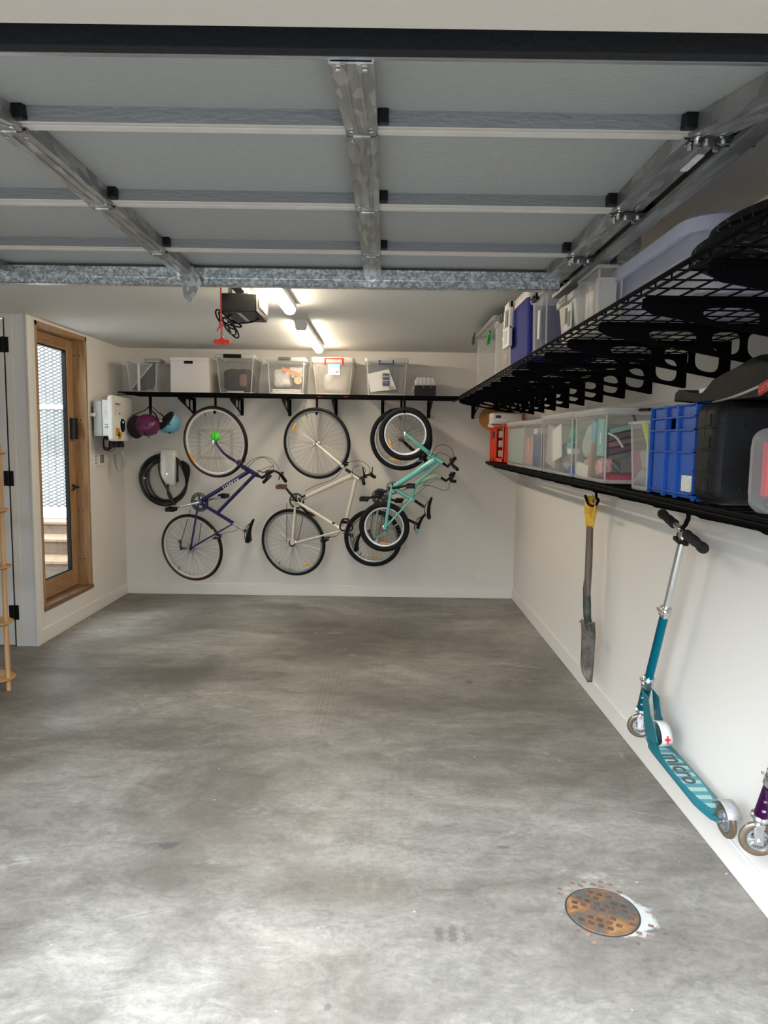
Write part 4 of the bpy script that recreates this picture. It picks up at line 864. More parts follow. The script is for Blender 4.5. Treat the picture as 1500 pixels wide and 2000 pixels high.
for x in (xa+.085, xa+.15): MB().cyl((x, FY-.003, zm-.012), (x, FY+.002, zm-.012), .005, seg=8).build('rivet', CHROME, t)

# ---------------------------------------------------------------- high shelf on the side wall
GH = 'tubs on the high shelf of the side wall'
def ytop(px, py, X): return at(px, py, 'X', X)
def row(x0, px_far, px_near, X=.68):
    return at(px_near, 700, 'X', X).y, at(px_far, 700, 'X', X).y
PY = lambda px, X: at(px, 760, 'X', X).y
zt = ytop(930, 655, .68).z
tote('storage_box', 'tall plain clear tub with a grey lid, farthest on the high side shelf', .68, 1.12, PY(962, .68)+.02, PY(927, .68), ZU, zt, CL, lid=mat('grey_lid', (.22, .22, .22), .5), group=GH, r=.035)
for k, (px, py, Y, m, lb) in enumerate(((926, 661, 5.42, mat('smoke_clip', (.08, .08, .085), .3), 'smoky grey clip'), (956, 659, 4.60, mat('green_clip', (.01, .30, .05), .35), 'green clip'))):
    p = at(px, py, 'Y', Y); b = MB(); b.obox(p, (.006, 0, 0), (0, .02, .01), (0, -.012, .035)); b.obox(p+V((-.012, 0, -.01)), (.005, 0, .004), (0, .028, -.01), (0, .006, .014)); b.torus(p+V((-.01, .01, -.03)), (1, 0, 0), .016, .005, 16, 6)
    tag(b.build('spring_clip', m, bevel=.002), f'{lb} gripping the grey lid of the tall plain tub', 'clip')
lump('packed_clothes', 'grey folded clothes low in the tall plain clear tub', 'clothes', (.90, 4.75, ZU+.13), (.16, .2, .11), mat('grey_cloth', (.25, .26, .28), .9), 31, .08)
zt = ytop(972, 626, .69).z
t = tote('storage_box', 'clear tub of odds and ends with grey end clips next to the blue cooler', .69, 1.15, PY(989, .69)+.01, PY(962, .69)-.01, ZU, zt, CL2, lid=LIDC, group=GH, r=.03)
latch(t, 'X', (.69, 4.26, zt-.02), .12, .035, mat('grey_clip', (.10, .10, .10), .5), 'clip', .016)
MB().box(.684, .689, 4.13, 4.22, zt-.16, zt-.09).build('label', PAPER, t); MB().box(.683, .684, 4.14, 4.21, zt-.14, zt-.105).build('label_print', BLKT, t)
lump('toy_pile', 'brown and grey toy pieces at the bottom of the tub beside the blue cooler', 'toys', (.90, 4.14, ZU+.07), (.15, .11, .055), mat('brown_grey_mix', (.24, .19, .15), .7, var=.8, vscale=25), 33, .2)
prints('card_sheet', 'orange card sheet inside the tub beside the blue cooler', 'card', (.705, 4.16, ZU+.075), (0, 1, 0), (0, 0, 1), .09, .03, .004, mat('amber_card', (.65, .35, .08), .6))
# cooler
zt = ytop(1010, 578, .70).z; y0, y1 = PY(1026, .69)+.01, PY(990, .69)-.01
t = thing('cooler_box', 'royal blue cooler box with a white lid and handle on the high side shelf', 'cooler', (.9, 3.62, ZU)); CB = mat('cooler_blue', (.010, .016, .17), .6, spec=.15, bump=.1, bscale=60); CW = mat('cooler_white', (.72, .69, .63), .4)
def rr(x0, x1, y0, y1, z, r=.03): return [(x, y, z) for x, y in rrect(x0, x1, y0, y1, r)]
zb = zt-.075
MB().loft([rr(.70, 1.05, y0+.015, y1-.015, ZU+.001), rr(.69, 1.06, y0, y1, zb)]).build('body', CB, t, bevel=.003)
MB().loft([rr(.685, 1.065, y0-.004, y1+.004, zb), rr(.685, 1.065, y0-.004, y1+.004, zb+.03), rr(.70, 1.05, y0+.01, y1-.01, zb+.06), rr(.73, 1.02, y0+.05, y1-.05, zt)]).build('lid', CW, t)
b = MB(); hx = .672
for y in (y1-.16, y1-.0): b.box(hx-.012, hx+.01, y-.014, y+.014, zb-.10, zb+.05)
b.box(hx-.014, hx+.008, y1-.174, y1+.014, zb-.19, zb-.08); b.box(hx-.012, hx+.01, y1-.174, y1+.014, zb+.01, zb+.05); b.build('handle', CW, t, bevel=.005)
MB().box(hx-.016, hx-.012, y1-.12, y1-.04, zb-.17, zb-.10).build('handle_recess', mat('pale_blue_grey', (.4, .45, .55), .5), t)
# tote 4
zt = ytop(1045, 572, .68).z
t = tote('storage_box', 'large clear tub of dark things with a black clip, next to the blue cooler', .68, 1.2, PY(1055, .68), PY(1028, .68)-.01, ZU, zt, CL, lid=LIDC, group=GH, r=.04, ribs=[('X', .25)])
latch(t, 'X', (.68, 3.27, zt-.03), .09, .03, BLKP, 'clip', .014); MB().box(.675, .679, 3.17, 3.205, ZU+.05, zt-.10).build('label', PAPER, t)
lump('dark_bag', 'dark grey bag in the large clear tub beside the cooler', 'bag', (.98, 3.18, ZU+.15), (.15, .12, .09), mat('charcoal_bag', (.08, .09, .10), .8), 41, .12)
b = MB()
for i in range(7): b.torus((.80+.004*i, 3.10+.012*i, ZU+.062), (1, .2, .1*i), .045, .006, 24, 6)
tag(b.build('rope_coil', mat('grey_rope', (.28, .27, .25), .8)), 'coil of grey rope in the large clear tub beside the cooler', 'rope')
tag(MB().tube([(.78, 3.07, ZU+.10), (.83, 3.06, ZU+.18)], .009, 8).build('plastic_stick', mat('seafoam_plastic', (.25, .55, .42), .4)), 'sea green plastic stick in the large clear tub beside the cooler', 'stick')
# beige box
zt = ytop(1095, 588, .715).z; BG = mat('beige_plastic', (.48, .46, .40), .5)
t = thing('lidded_box', 'beige lidded box with a black printed label on the high side shelf', 'storage box', (.9, 2.86, ZU)); 
MB().loft([rr(.73, 1.08, 2.725, 2.985, ZU+.001, .02), rr(.715, 1.1, 2.715, 2.995, zt-.03, .02)]).build('body', BG, t)
MB().loft([rr(.705, 1.11, 2.705, 3.005, zt-.03, .02), rr(.705, 1.11, 2.705, 3.005, zt-.006, .02), rr(.72, 1.09, 2.72, 2.99, zt, .02)]).build('lid', BG, t)
latch(t, 'X', (.705, 2.86, zt-.018), .09, .028, mat('beige_clip', (.36, .34, .30), .5), 'clip', .01)
l = MB().box(.711, .716, 2.77, 2.87, ZU+.035, zt-.04).build('label', PAPER, t); MB().box(.7095, .711, 2.825, 2.86, ZU+.06, zt-.05).build('label_print', BLKT, l); MB().box(.7095, .711, 2.78, 2.815, ZU+.045, zt-.07).build('label_print', mat('label_grey', (.2, .2, .2), .6), l)
# narrow file + tall tote
zt = ytop(1125, 552, .71).z
t = tote('file_box', 'narrow clear file box of upright papers beside the beige box', .71, .80, 2.43, 2.69, ZU, zt, CL, group=GH, r=.012, tap=.004, flange=.004)
for i, (c, w_) in enumerate((((.70, .66, .60), .04), ((.66, .36, .20), .03), ((.75, .73, .70), .055), ((.60, .58, .55), .03), ((.78, .76, .72), .04))):
    q = MB().box(.722+.004*i, .785, 2.46+.045*i, 2.46+.045*i+w_*.8, ZU+.008, zt-.035-.012*(i % 3)); tag(q.build('paper_file', mat('file_paper%d' % i, c, .7), bevel=.002), ('cream', 'salmon', 'white', 'grey', 'pale')[i]+' paper file standing in the narrow clear file box', 'file')
zt = ytop(1183, 512, .83).z
t = tote('storage_box', 'clear clip lid tub of papers behind the narrow file box', .83, 1.25, 2.60, 2.69, ZU, zt, CL, lid=LIDC, group=GH, r=.012, tap=.006); latch(t, 'X', (.83, 2.64, zt-.02), .06, .03, mat('grey_clip', (.10, .10, .10), .5), 'clip', .012)
prints('paper_stack', 'upright cream papers in the clip lid tub behind the file box', 'paper', (.86, 2.645, ZU+.008), (1, 0, 0), (0, 0, 1), .3, zt-ZU-.06, .03, mat('cream_paper', (.70, .64, .54), .7))
# underbed tub
zt = ytop(1350, 430, .81).z
t = thing('underbed_tub', 'long low bluish clear tub with a broad rolled rim on the high side shelf', 'storage box', (1.04, 2.2, ZU))
X0, X1, Y0, Y1 = .79, 1.29, 1.86, 2.58
b = MB(); b.loft([rr(X0+.05, X1-.05, Y0+.05, Y1-.05, ZU+.001, .05), rr(X0+.04, X1-.04, Y0+.04, Y1-.04, ZU+.012, .06), rr(X0+.022, X1-.022, Y0+.022, Y1-.022, ZU+.09, .06), rr(X0+.014, X1-.014, Y0+.014, Y1-.014, zt-.04, .07)], True, False); b.build('body', CLV, t, solid=.003)
b = MB(); b.loft([rr(X0+.014, X1-.014, Y0+.014, Y1-.014, zt-.042, .07), rr(X0-.012, X1+.01, Y0-.012, Y1+.01, zt-.045, .09), rr(X0-.014, X1+.012, Y0-.014, Y1+.012, zt-.012, .09), rr(X0+.004, X1-.004, Y0+.004, Y1-.004, zt, .08), rr(X0+.03, X1-.03, Y0+.03, Y1-.03, zt-.002, .07)], False, True); b.build('lid', clear('cool_lid_plastic', (.84, .85, .95), .35, .3), t, solid=.003)
b = MB(); b.tube(catmull([(X0+.028, 2.5, ZU+.05), (X0+.024, 2.35, ZU+.05), (X0+.020, 2.22, ZU+.06), (X0+.017, 2.1, ZU+.09), (X0+.016, 1.98, ZU+.095)], 4), .004, 6); b.build('moulded_rib', CLV, t)
lump('toy', 'pale yellow soft toy inside the long low bluish tub', 'toy', (.92, 2.18, ZU+.06), (.05, .09, .045), mat('butter_toy', (.75, .62, .36), .8), 51, .15)
# stacked black discs
DSC = mat('scuffed_black_rubber', (.02, .02, .021), .6, var=.9, vscale=40, bump=.5, bscale=30)
def scuffed():
    m, nt, out = _new('white_scuffed_rubber'); b = N(nt, 'ShaderNodeBsdfPrincipled', i_Roughness=.7); b.inputs['Specular IOR Level'].default_value = .15; nt.links.new(b.outputs[0], out.inputs[0])
    tc = N(nt, 'ShaderNodeTexCoord'); no = N(nt, 'ShaderNodeTexNoise', i_Scale=9., i_Detail=12., i_Distortion=2.5); no.inputs['Roughness'].default_value = .8; nt.links.new(tc.outputs['Object'], no.inputs['Vector'])
    rp = ramp(nt, [(.575, (.006, .006, .007)), (.60, (.5, .5, .5)), (.62, (.008, .008, .009))]); nt.links.new(no.outputs[0], rp.inputs[0]); nt.links.new(rp.outputs[0], b.inputs['Base Color']); return m
SCF = scuffed()
for k, (cx, cy, Rr, z0, z1, lb) in enumerate(((1.0, 1.545, .325, ZU, ZU+.034, 'scuffed black round disc at the bottom of the stack on the high side shelf'), (1.005, 1.52, .305, ZU+.034, ZU+.066, 'scuffed black round disc in the middle of the stack on the high side shelf'), (1.03, 1.50, .27, ZU+.066, ZU+.092, 'smaller black round disc topmost of the stack on the high side shelf'))):
    b = MB(); b.lathe([(Rr*.55, .004), (Rr*.6, .0), (Rr-.02, 0), (Rr, .010), (Rr, (z1-z0)-.01), (Rr-.015, z1-z0), (0.02, z1-z0)], (cx, cy, z0+.001), (0, 0, 1), 56)
    tag(b.build('round_disc', SCF), lb, 'disc', 'black round discs on the high side shelf')

# ---------------------------------------------------------------- lower shelf on the side wall
GL = 'tubs on the lower shelf of the side wall'; FX = 1.03; BX = 1.29
def ys(pn, pf, X=FX): return at(pn, 880, 'X', X).y, at(pf, 880, 'X', X).y
def zt_(px, py, X=FX): return at(px, py, 'X', X).z
# hat, game box
p = at(970, 811, 'Y', 6.8); b = MB(); b.lathe([(.001, .10), (.05, .098), (.085, .08), (.095, .03), (.10, .0), (.16, -.01), (.17, -.02), (.16, -.022), (.1, -.01)], (p.x, 6.80, p.z-.015), (-.15, -.75, .6), 32)
tag(b.build('straw_hat', mat('tan_straw', (.42, .20, .05), .8, bump=.6, bscale=80)), 'tan straw hat behind the printed carton in the corner', 'hat')
tag(MB().tube(catmull([(.98, 6.5, 1.79), (.965, 6.45, 1.75), (.945, 6.45, 1.73), (.985, 6.42, 1.72)], 5), .012, 8, flat=.3).build('strap', mat('cream_strap', (.62, .55, .40), .8)), 'cream strap hanging beside the straw hat', 'strap')
LG_ = mat('label_grey', (.2, .2, .2), .6)
zc_ = at(970, 830, 'X', 1.02).z+.002; g0, g1 = at(964, 806, 'Y', 6.06), at(1026, 804, 'Y', 6.06)
t = thing('game_box', 'white printed carton standing on top of the red crate', 'box', ((g0.x+g1.x)/2, 6.1, zc_)); PINK = mat('pale_print', (.60, .56, .55), .6)
MB().box(g0.x, g1.x, 6.06, 6.30, zc_, g0.z).build('carton', PINK, t, bevel=.002)
MB().box(g0.x+.02, g0.x+.065, 6.058, 6.06, g0.z-.045, g0.z-.022).build('printed_panel', BLKT, t); MB().box(g0.x+.01, g1.x-.03, 6.058, 6.06, g0.z-.064, g0.z-.058).build('printed_line', mat('white_line', (.8, .8, .8), .5), t); MB().box(g0.x, g1.x, 6.058, 6.06, g0.z-.010, g0.z-.005).build('printed_line', LG_, t); MB().box(g1.x-.03, g1.x-.001, 6.058, 6.06, zc_, g0.z-.01).build('printed_edge', mat('brown_print', (.25, .12, .10), .6), t)
# red crate
y0, y1 = 6.0, 6.75; z1 = zt_(970, 830, 1.02); RC = mat('red_crate', (.72, .05, .012), .4)
t = thing('crate', 'bright red orange crate at the far end of the lower side shelf', 'crate', (1.15, 6.4, ZL))
b = MB(); b.box(1.01, 1.29, y0, y1, ZL+.001, ZL+.02); b.box(1.28, 1.29, y0, y1, ZL, z1); b.box(1.01, 1.29, y1-.01, y1, ZL, z1); b.box(1.01, 1.29, y0, y0+.01, ZL, z1); b.box(1.01, 1.02, y0, y0+.06, ZL, z1); b.box(1.01, 1.02, y1-.33, y1, ZL, z1); b.box(1.01, 1.02, y0, y1, ZL, ZL+.05); b.box(1.005, 1.02, y0-.005, y1+.005, z1-.025, z1)
for y in (y1-.31, y1-.21, y1-.12, y1-.03): b.box(1.002, 1.01, y-.008, y+.008, ZL+.01, z1-.02)
b.build('shell', RC, t, bevel=.002); MB().obox((1.004, y1-.22, z1-.09), (.004, 0, 0), (0, .05, .0), (0, 0, .03)).build('hand_hole', BLKP, t)
for i in range(3): prints('snack_pack', ('topmost', 'middle', 'lowest')[i]+' grey printed packet in the red crate', 'packet', (1.03, y0+.08, ZL+.06+.085*i), (0, 1, 0), (0, 0, 1), .22, .06, .03, mat('packet_grey', (.30, .28, .27), .5, var=.6, vscale=40), group='packets in the red crate')
# clear tubs
def lowtote(label, pn, pf, py, gl=CL, lid=LIDC, **k):
    y0, y1 = ys(pn, pf); z1 = zt_((pn+pf)/2, py); return tote('storage_box', label, FX, BX, y0+.005, y1-.005, ZL, z1, gl, lid=lid, group=GL, r=.025, **k), y0, y1, z1
t, y0, y1, z1 = lowtote('narrow clear tub with green folders, next to the red crate', 1019, 988, 824)
prints('folder', 'grey green folder in the narrow clear tub next to the red crate', 'folder', (1.06, y0+.05, ZL+.03), (0, 1, 0), (0, 0, 1), y1-y0-.12, .27, .03, mat('grey_green', (.30, .36, .33), .6))
lump('paper_bundle', 'cream paper bundle at the bottom of the tub next to the red crate', 'paper', (1.13, (y0+y1)/2, ZL+.075), (.075, .16, .055), mat('cream_paper', (.70, .64, .54), .7), 61, .25)
t, y0, y1, z1 = lowtote('clear tub with dark blue boxes, second from the red crate', 1054, 1020, 820)
prints('blue_box', 'slate blue box inside the second clear tub from the red crate', 'box', (1.08, y0+.04, ZL+.03), (0, 1, 0), (0, 0, 1), .22, .22, .08, mat('slate_blue', (.10, .12, .20), .6))
prints('pink_card', 'salmon pink card inside the second clear tub from the red crate', 'card', (1.055, y1-.18, ZL+.03), (0, 1, 0), (0, 0, 1), .13, .2, .01, mat('salmon_card', (.62, .27, .22), .6))
t, y0, y1, z1 = lowtote('clear tub with blue and green things, left of the widest clear tub', 1113, 1055, 808)
lump('soft_toys', 'pale mixed soft toys in the tub left of the widest clear tub', 'toys', (1.16, (y0+y1)/2+.04, ZL+.11), (.08, .15, .085), mat('pale_mixed', (.45, .42, .38), .8, var=.5, vscale=12), 64, .25)
prints('blue_bin', 'blue plastic tray low in the tub left of the widest clear tub', 'tray', (1.07, y0+.04, ZL+.005), (1, 0, 0), (0, 1, 0), .18, .14, .10, mat('mid_blue', (.04, .12, .42), .5))
prints('cloth', 'dark blue cloth in the tub left of the widest clear tub', 'cloth', (1.10, y0+.03, ZL+.08), (1, 0, 0), (0, 0, 1), .15, .13, .12, mat('dark_blue_cloth', (.05, .06, .14), .9))
lump('green_cloth', 'green cloth near the top of the tub left of the widest clear tub', 'cloth', (1.12, y0+.10, ZL+.24), (.07, .07, .04), mat('sea_green_cloth', (.08, .42, .27), .9), 66, .2)
# widest
y0, y1 = at(1178, 870, 'X', FX).y, at(1117, 870, 'X', FX).y; z1 = zt_(1178, 795)
t = tote('storage_box', 'widest clear tub on the lower side shelf, full of craft things and books', FX, BX, y0, y1, ZL, z1, CL, lid=LIDC, group=GL, r=.03)
prints('picture_book', 'mint green book standing in the widest clear tub', 'book', (1.05, y0+.05, ZL+.13), (.10, .99, 0), (0, 0, 1), .14, .18, .012, mat('mint_book', (.20, .50, .44), .5))
prints('book_label', 'small white price label on the mint green book', 'label', (1.043, y0+.075, ZL+.19), (.1, .99, 0), (0, 0, 1), .03, .055, .002, PAPER)
for i, c in enumerate(((.30, .48, .42), (.12, .05, .08), (.30, .10, .12), (.10, .04, .07), (.16, .17, .18))):
    prints('exercise_book', ('sea green', 'dark plum', 'dusty red', 'deep plum', 'charcoal')[i]+' book leaning in the widest clear tub', 'book', (1.08, y0+.07, ZL+.25-.033*i), (.97, 0, .22), (0, 1, 0), .18, .17, .024, mat('book%d' % i, c, .6))
prints('pink_folder', 'magenta folder leaning in the widest clear tub', 'folder', (1.20, y0+.045, ZL+.035), (-.2, 0, .98), (1, 0, .2), .12, .05, .004, mat('magenta', (.55, .03, .22), .5))
prints('white_card', 'white card leaning beside the magenta folder', 'card', (1.245, y0+.04, ZL+.03), (-.2, 0, .98), (1, 0, .2), .13, .03, .004, PAPER)
lump('pencil_case', 'crimson pencil case at the bottom of the widest clear tub', 'pencil case', (1.17, y0+.10, ZL+.03), (.10, .07, .022), mat('crimson', (.45, .02, .05), .5), 71, .1)
lump('craft_bag', 'pale green bag of craft paper in the widest clear tub', 'craft bag', (1.13, y1-.2, ZL+.2), (.07, .18, .10), mat('pale_green_film', (.42, .52, .45), .3, var=.4, vscale=20, bump=.6, bscale=25), 73, .2)
lump('craft_bag', 'brown and cream craft scraps at the bottom of the widest clear tub', 'craft scraps', (1.13, (y0+y1)/2+.05, ZL+.065), (.07, .17, .05), mat('brown_cream_scraps', (.42, .33, .26), .6, var=.6, vscale=22, bump=.5, bscale=30), 74, .2)
b = MB(); b.tube(catmull([(1.06, y0+.03, ZL+.24), (1.10, y0+.03, ZL+.22), (1.135, y0+.035, ZL+.175)], 5), .005, 6); tag(b.build('marker_pen', mat('white_pen', (.8, .8, .8), .3)), 'slim white pen in the widest clear tub', 'pen')
q = MB(); q.tube([(1.09, y0+.035, ZL+.10), (1.14, y0+.035, ZL+.05)], .010, 6, flat=.3); tag(q.build('ruler', mat('sky_card', (.10, .42, .55), .5)), 'turquoise strip in the widest clear tub', 'strip')
def bit(name, label, cat, x, y, z, sx_, sy, sz, m, rx=0, **k):
    b = MB(); r = R_(rx); b.obox((x, y, z), (sx_/2, 0, 0), (0, cos(r)*sy/2, sin(r)*sy/2), (0, -sin(r)*sz/2, cos(r)*sz/2)); return tag(b.build(name, m, bevel=.003), label, cat, **k)
ya, yb = ys(1054, 1020); bit('white_box', 'white box upright at the far side of the second clear tub', 'box', 1.10, yb-.30, ZL+.16, .08, .10, .26, PAPER); bit('notebook', 'grey notebook standing in the middle of the second clear tub', 'notebook', 1.10, ya+.36, ZL+.13, .10, .05, .22, mat('notebook_grey', (.30, .29, .28), .6), 6)
ya, yb = ys(1019, 988); bit('carton', 'light green carton at the near side of the narrow clear tub', 'carton', 1.10, ya+.08, ZL+.20, .1, .10, .20, mat('pale_green_card', (.38, .48, .42), .6)); bit('carton', 'white carton halfway along the narrow clear tub', 'carton', 1.09, (ya+yb)/2, ZL+.20, .06, .16, .12, PAPER)
ya, yb = ys(1113, 1055)
bit('grey_sleeve', 'grey plastic sleeve standing at the far side of the tub left of the widest one', 'sleeve', 1.07, yb-.2, ZL+.17, .03, .26, .25, mat('grey_sleeve', (.40, .38, .37), .4), 8); bit('white_sheet', 'white sheet standing in the tub left of the widest one', 'paper', 1.055, (ya+yb)/2+.02, ZL+.19, .006, .22, .20, PAPER, -10)
bit('turquoise_block', 'turquoise block near the green cloth in the tub left of the widest one', 'block', 1.09, ya+.14, ZL+.17, .06, .09, .05, mat('turquoise_plastic', (.10, .40, .42), .4)); bit('white_block', 'white block above the blue tray in the tub left of the widest one', 'block', 1.07, ya+.07, ZL+.145, .05, .08, .03, PAPER)
ya, yb = at(1178, 870, 'X', FX).y, at(1117, 870, 'X', FX).y
bit('blue_packet', 'blue and white packet near the top of the widest clear tub', 'packet', 1.06, ya+.22, ZL+.25, .03, .07, .11, mat('sky_packet', (.16, .36, .48), .5), 15); bit('paper_sheet', 'creased white sheet low at the far side of the widest clear tub', 'paper', 1.055, yb-.16, ZL+.05, .02, .22, .07, mat('creased_white', (.66, .66, .64), .6), 4)
bit('pink_box', 'pink floral box low near the corner of the widest clear tub', 'box', 1.07, ya+.10, ZL+.08, .05, .09, .07, mat('pink_floral', (.62, .32, .32), .6, var=.5, vscale=60), -12); bit('brown_tube', 'brown paper tube leaning in the widest clear tub', 'tube', 1.06, ya+.24, ZL+.11, .03, .035, .17, mat('kraft_brown', (.34, .20, .11), .8), 12)
# open bin
y0, y1 = 2.79, 3.0; z1 = zt_(1222, 824)
t = tote('storage_box', 'open clear bin holding a yellow green packet, left of the blue crate', FX, 1.29, y0, y1, ZL, z1, CL, group=GL, r=.02, tap=.02)
e = thing('bag_of_pegs', 'yellow green packet with a grey window tilted in the open clear bin', 'packet', (1.08, 2.83, ZL+.1)); c = V((1.105, 2.815, ZL+.165)); ax = V((.36, 0, -.93)); ay = V((.93, 0, .36))
MB().plate([(-.13, -.035), (.10, -.06), (.13, .02), (-.09, .05)], [], c, ax, ay, .012).build('wrapper', mat('lime_film', (.55, .66, .12), .35), e, bevel=.003)
MB().plate([(-.08, -.027), (.05, -.042), (.07, .012), (-.055, .034)], [], c-V((0, .008, 0)), ax, ay, .004).build('window', mat('grey_white_contents', (.55, .54, .48), .6, var=.5, vscale=60), e)
lump('cord_pile', 'grey cords at the bottom of the open clear bin', 'cords', (1.13, 2.89, ZL+.05), (.08, .07, .045), mat('grey_cords', (.28, .28, .30), .6, bump=.8, bscale=40), 81, .3)
# black handle behind
b = MB(); a, c = at(1235, 804, 'X', 1.2), at(1270, 800, 'X', 1.2); b.tube([a, (a+c)/2+V((0, 0, .004)), c], .014, 10, flat=.5); b.tube([a, a+V((.02, 0, -.05))], .006, 6)
tag(b.build('carrier', BLKP), 'black curved carrier grip standing up behind the open clear bin', 'carrier')
# blue crate
y0, y1 = at(1354, 974, 'X', FX).y-.0, at(1266, 956, 'X', FX).y; z1 = zt_(1354, 786); CR = mat('crate_blue', (.010, .085, .40), .42)
y0, y1 = 2.345, 2.745
t = thing('crate', 'royal blue ribbed plastic crate on the lower side shelf', 'crate', (1.15, (y0+y1)/2, ZL))
b = MB(); b.box(FX+.012, FX+.018, y0, y1, ZL+.001, z1-.09); b.box(FX+.012, FX+.018, y0, y0+.16, z1-.09, z1); b.box(FX+.012, FX+.018, y1-.16, y1, z1-.09, z1); b.box(FX+.012, FX+.018, y0+.16, y1-.16, z1-.045, z1)
b.box(1.29, 1.296, y0, y1, ZL, z1); b.box(FX+.012, 1.296, y0+.012, y0+.018, ZL, z1); b.box(FX+.012, 1.296, y1-.018, y1-.012, ZL, z1); b.box(FX+.012, 1.296, y0, y1, ZL+.001, ZL+.008)
b.box(FX, 1.30, y0, y0+.006, z1-.006, z1)
body = b.build('shell', CR, t)
def cb(*a): MB().box(*a).build('rib', CR, body, bevel=.001)
for z in (ZL+.022, ZL+.165, z1-.09, z1-.045, z1-.004): cb(FX, FX+.014, y0, y1, z-.003, z+.003); cb(FX, 1.296, y0, y0+.014, z-.003, z+.003)
for y in (y0+.003, y0+.145, y0+.26, y1-.003, y0+.155, y0+.25): cb(FX, FX+.014, y-.003, y+.003, ZL+.002, z1)
for x in (1.12, 1.21): cb(x-.003, x+.003, y0, y0+.014, ZL+.002, z1)
MB().box(FX+.008, FX+.011, y0+.02, y0+.105, ZL+.03, ZL+.085).build('label', mat('crate_label', (.72, .72, .68), .6, var=.25, vscale=120), t)
# black case
b0, b1 = 2.17, 2.335; z1 = zt_(1400, 783, 1.04); t = thing('carry_case', 'black hard plastic case with ribbed rounded edges beside the blue crate', 'case', (1.2, 2.25, ZL)); CS = mat('case_black', (.006, .0065, .0075), .55, spec=.25, bump=.12, bscale=150)
def cring(e, y): return [(x, y, z) for x, z in rrect(1.02+e, 1.30, ZL+.002+e, z1-e, .05, 6)]
b = MB(); b.loft([cring(.022, b0), cring(.008, b0+.012), cring(.0, b0+.035), cring(.0, (b0+b1)/2-.004), cring(.004, (b0+b1)/2-.002), cring(.004, (b0+b1)/2+.002), cring(.0, (b0+b1)/2+.004), cring(0, b1-.03), cring(.02, b1)]); sh = b.build('shell', CS, t)
for i in range(4):
    z = ZL+.06+i*.07
    q = MB(); q.box(1.016, 1.03, b0+.04, b0+.075, z-.018, z+.018); q.torus((1.062, b0+.001, z), (0, 1, 0), .017, .0016, 24, 6); q.box(1.016, 1.03, b0+.015, b1-.01, z-.026, z-.0235); q.build('moulded_rib', CS, sh, bevel=.001)
for z in (ZL+.055, z1-.075): q = MB(); q.ell((1.105, b0+.002, z), (.007, 0, 0), (0, .004, 0), (0, 0, .007), 10, 6); q.build('stud', CS, sh)
q = MB(); q.box(1.215, 1.30, b0-.004, b0+.004, z1-.065, z1-.03); q.build('clasp', BLKP, t, bevel=.003); MB().box(1.222, 1.30, b0-.006, b0-.003, z1-.055, z1-.035).build('clasp_inlay', CR, t)
# organiser
c0, c1 = 1.90, 2.02; z1 = zt_(1475, 836, 1.03); t = thing('organiser_case', 'small clear organiser case with a handle, holding red things, in front of the black case', 'organiser', (1.15, 1.96, ZL)); FR = clear('frosted_case', (.85, .85, .86), .82, .35)
def oring(e, y): return [(x, y, z) for x, z in rrect(1.03+e, 1.30-e, ZL+.001+e, z1-e, .035, 5)]
b = MB(); b.loft([oring(.02, c0), oring(.012, c0+.012), oring(.012, c0+.03), oring(.004, c0+.034), oring(0, c0+.055), oring(0, c0+.065), oring(.004, c1-.034), oring(.012, c1-.03), oring(.02, c1)]); b.build('shell', FR, t)
MB().box(1.09, 1.27, c0-.004, c0+.014, ZL+.135, ZL+.16).build('band', mat('frosted_band', (.62, .63, .65), .35), t, bevel=.004)
prints('red_packet', 'red packet inside the small clear organiser case', 'packet', (1.055, c0+.05, ZL+.05), (1, 0, 0), (0, 0, 1), .19, .15, .03, mat('red_packet', (.6, .02, .03), .5)); prints('white_card', 'white card inside the small clear organiser case', 'card', (1.08, c0+.04, ZL+.02), (1, 0, 0), (0, 0, 1), .18, .10, .01, PAPER)
# red and white tub of black bag on top
t = thing('sports_bag', 'black fabric bag with pale piping slumped over the blue crate and black case', 'bag', (1.2, 2.2, 1.72)); zc = ZL+.335
def Q(px, py, X): return at(px, py, 'X', X)
def poly3(outl, X, th): return outl
ol = [(1350, 786), (1353, 770), (1362, 762), (1385, 768), (1414, 772), (1428, 758), (1442, 741), (1470, 726), (1500, 712), (1540, 690), (1590, 700), (1600, 800), (1500, 800), (1400, 790)]
rings = []
for X, s_ in ((1.075, .86), (1.09, .96), (1.13, 1.0), (1.22, 1.0), (1.27, .96), (1.29, .85)):
    pts = [at(px, py, 'X', 1.16) for px, py in ol]; c = sum(pts, V((0, 0, 0)))/len(pts)
    rings.append([V((X, c.y+(p.y-c.y)*s_, max(z1*0+1.722, c.z+(p.z-c.z)*s_))) for p in pts])
b = MB(); b.loft(rings); b.build('body', mat('black_nylon', (.004, .004, .005), .6, spec=.2, bump=.7, bscale=14), t)
b = MB(); b.tube(catmull([at(px, py, 'X', 1.075) for px, py in ((1395, 786), (1425, 778), (1460, 765), (1500, 748), (1540, 735))], 4), .008, 8, flat=.5); b.build('piping', mat('pale_piping', (.42, .42, .38), .6), t)
a = at(1484, 762, 'X', 1.07); c = at(1504, 750, 'X', 1.07); ux = (c-a).normalized(); MB().obox((a+c)/2, ux*.03, V((.003, 0, 0)), V((0, 0, .016))).build('logo_patch', mat('dark_red_patch', (.35, .02, .02), .6), t)
b = MB().text('COTY', .020, a+V((-.004, .0, -.008)), ux, (0, .0, 1)); b.build('lettering', mat('red_lettering', (.7, .2, .15), .6), t, smooth=0)
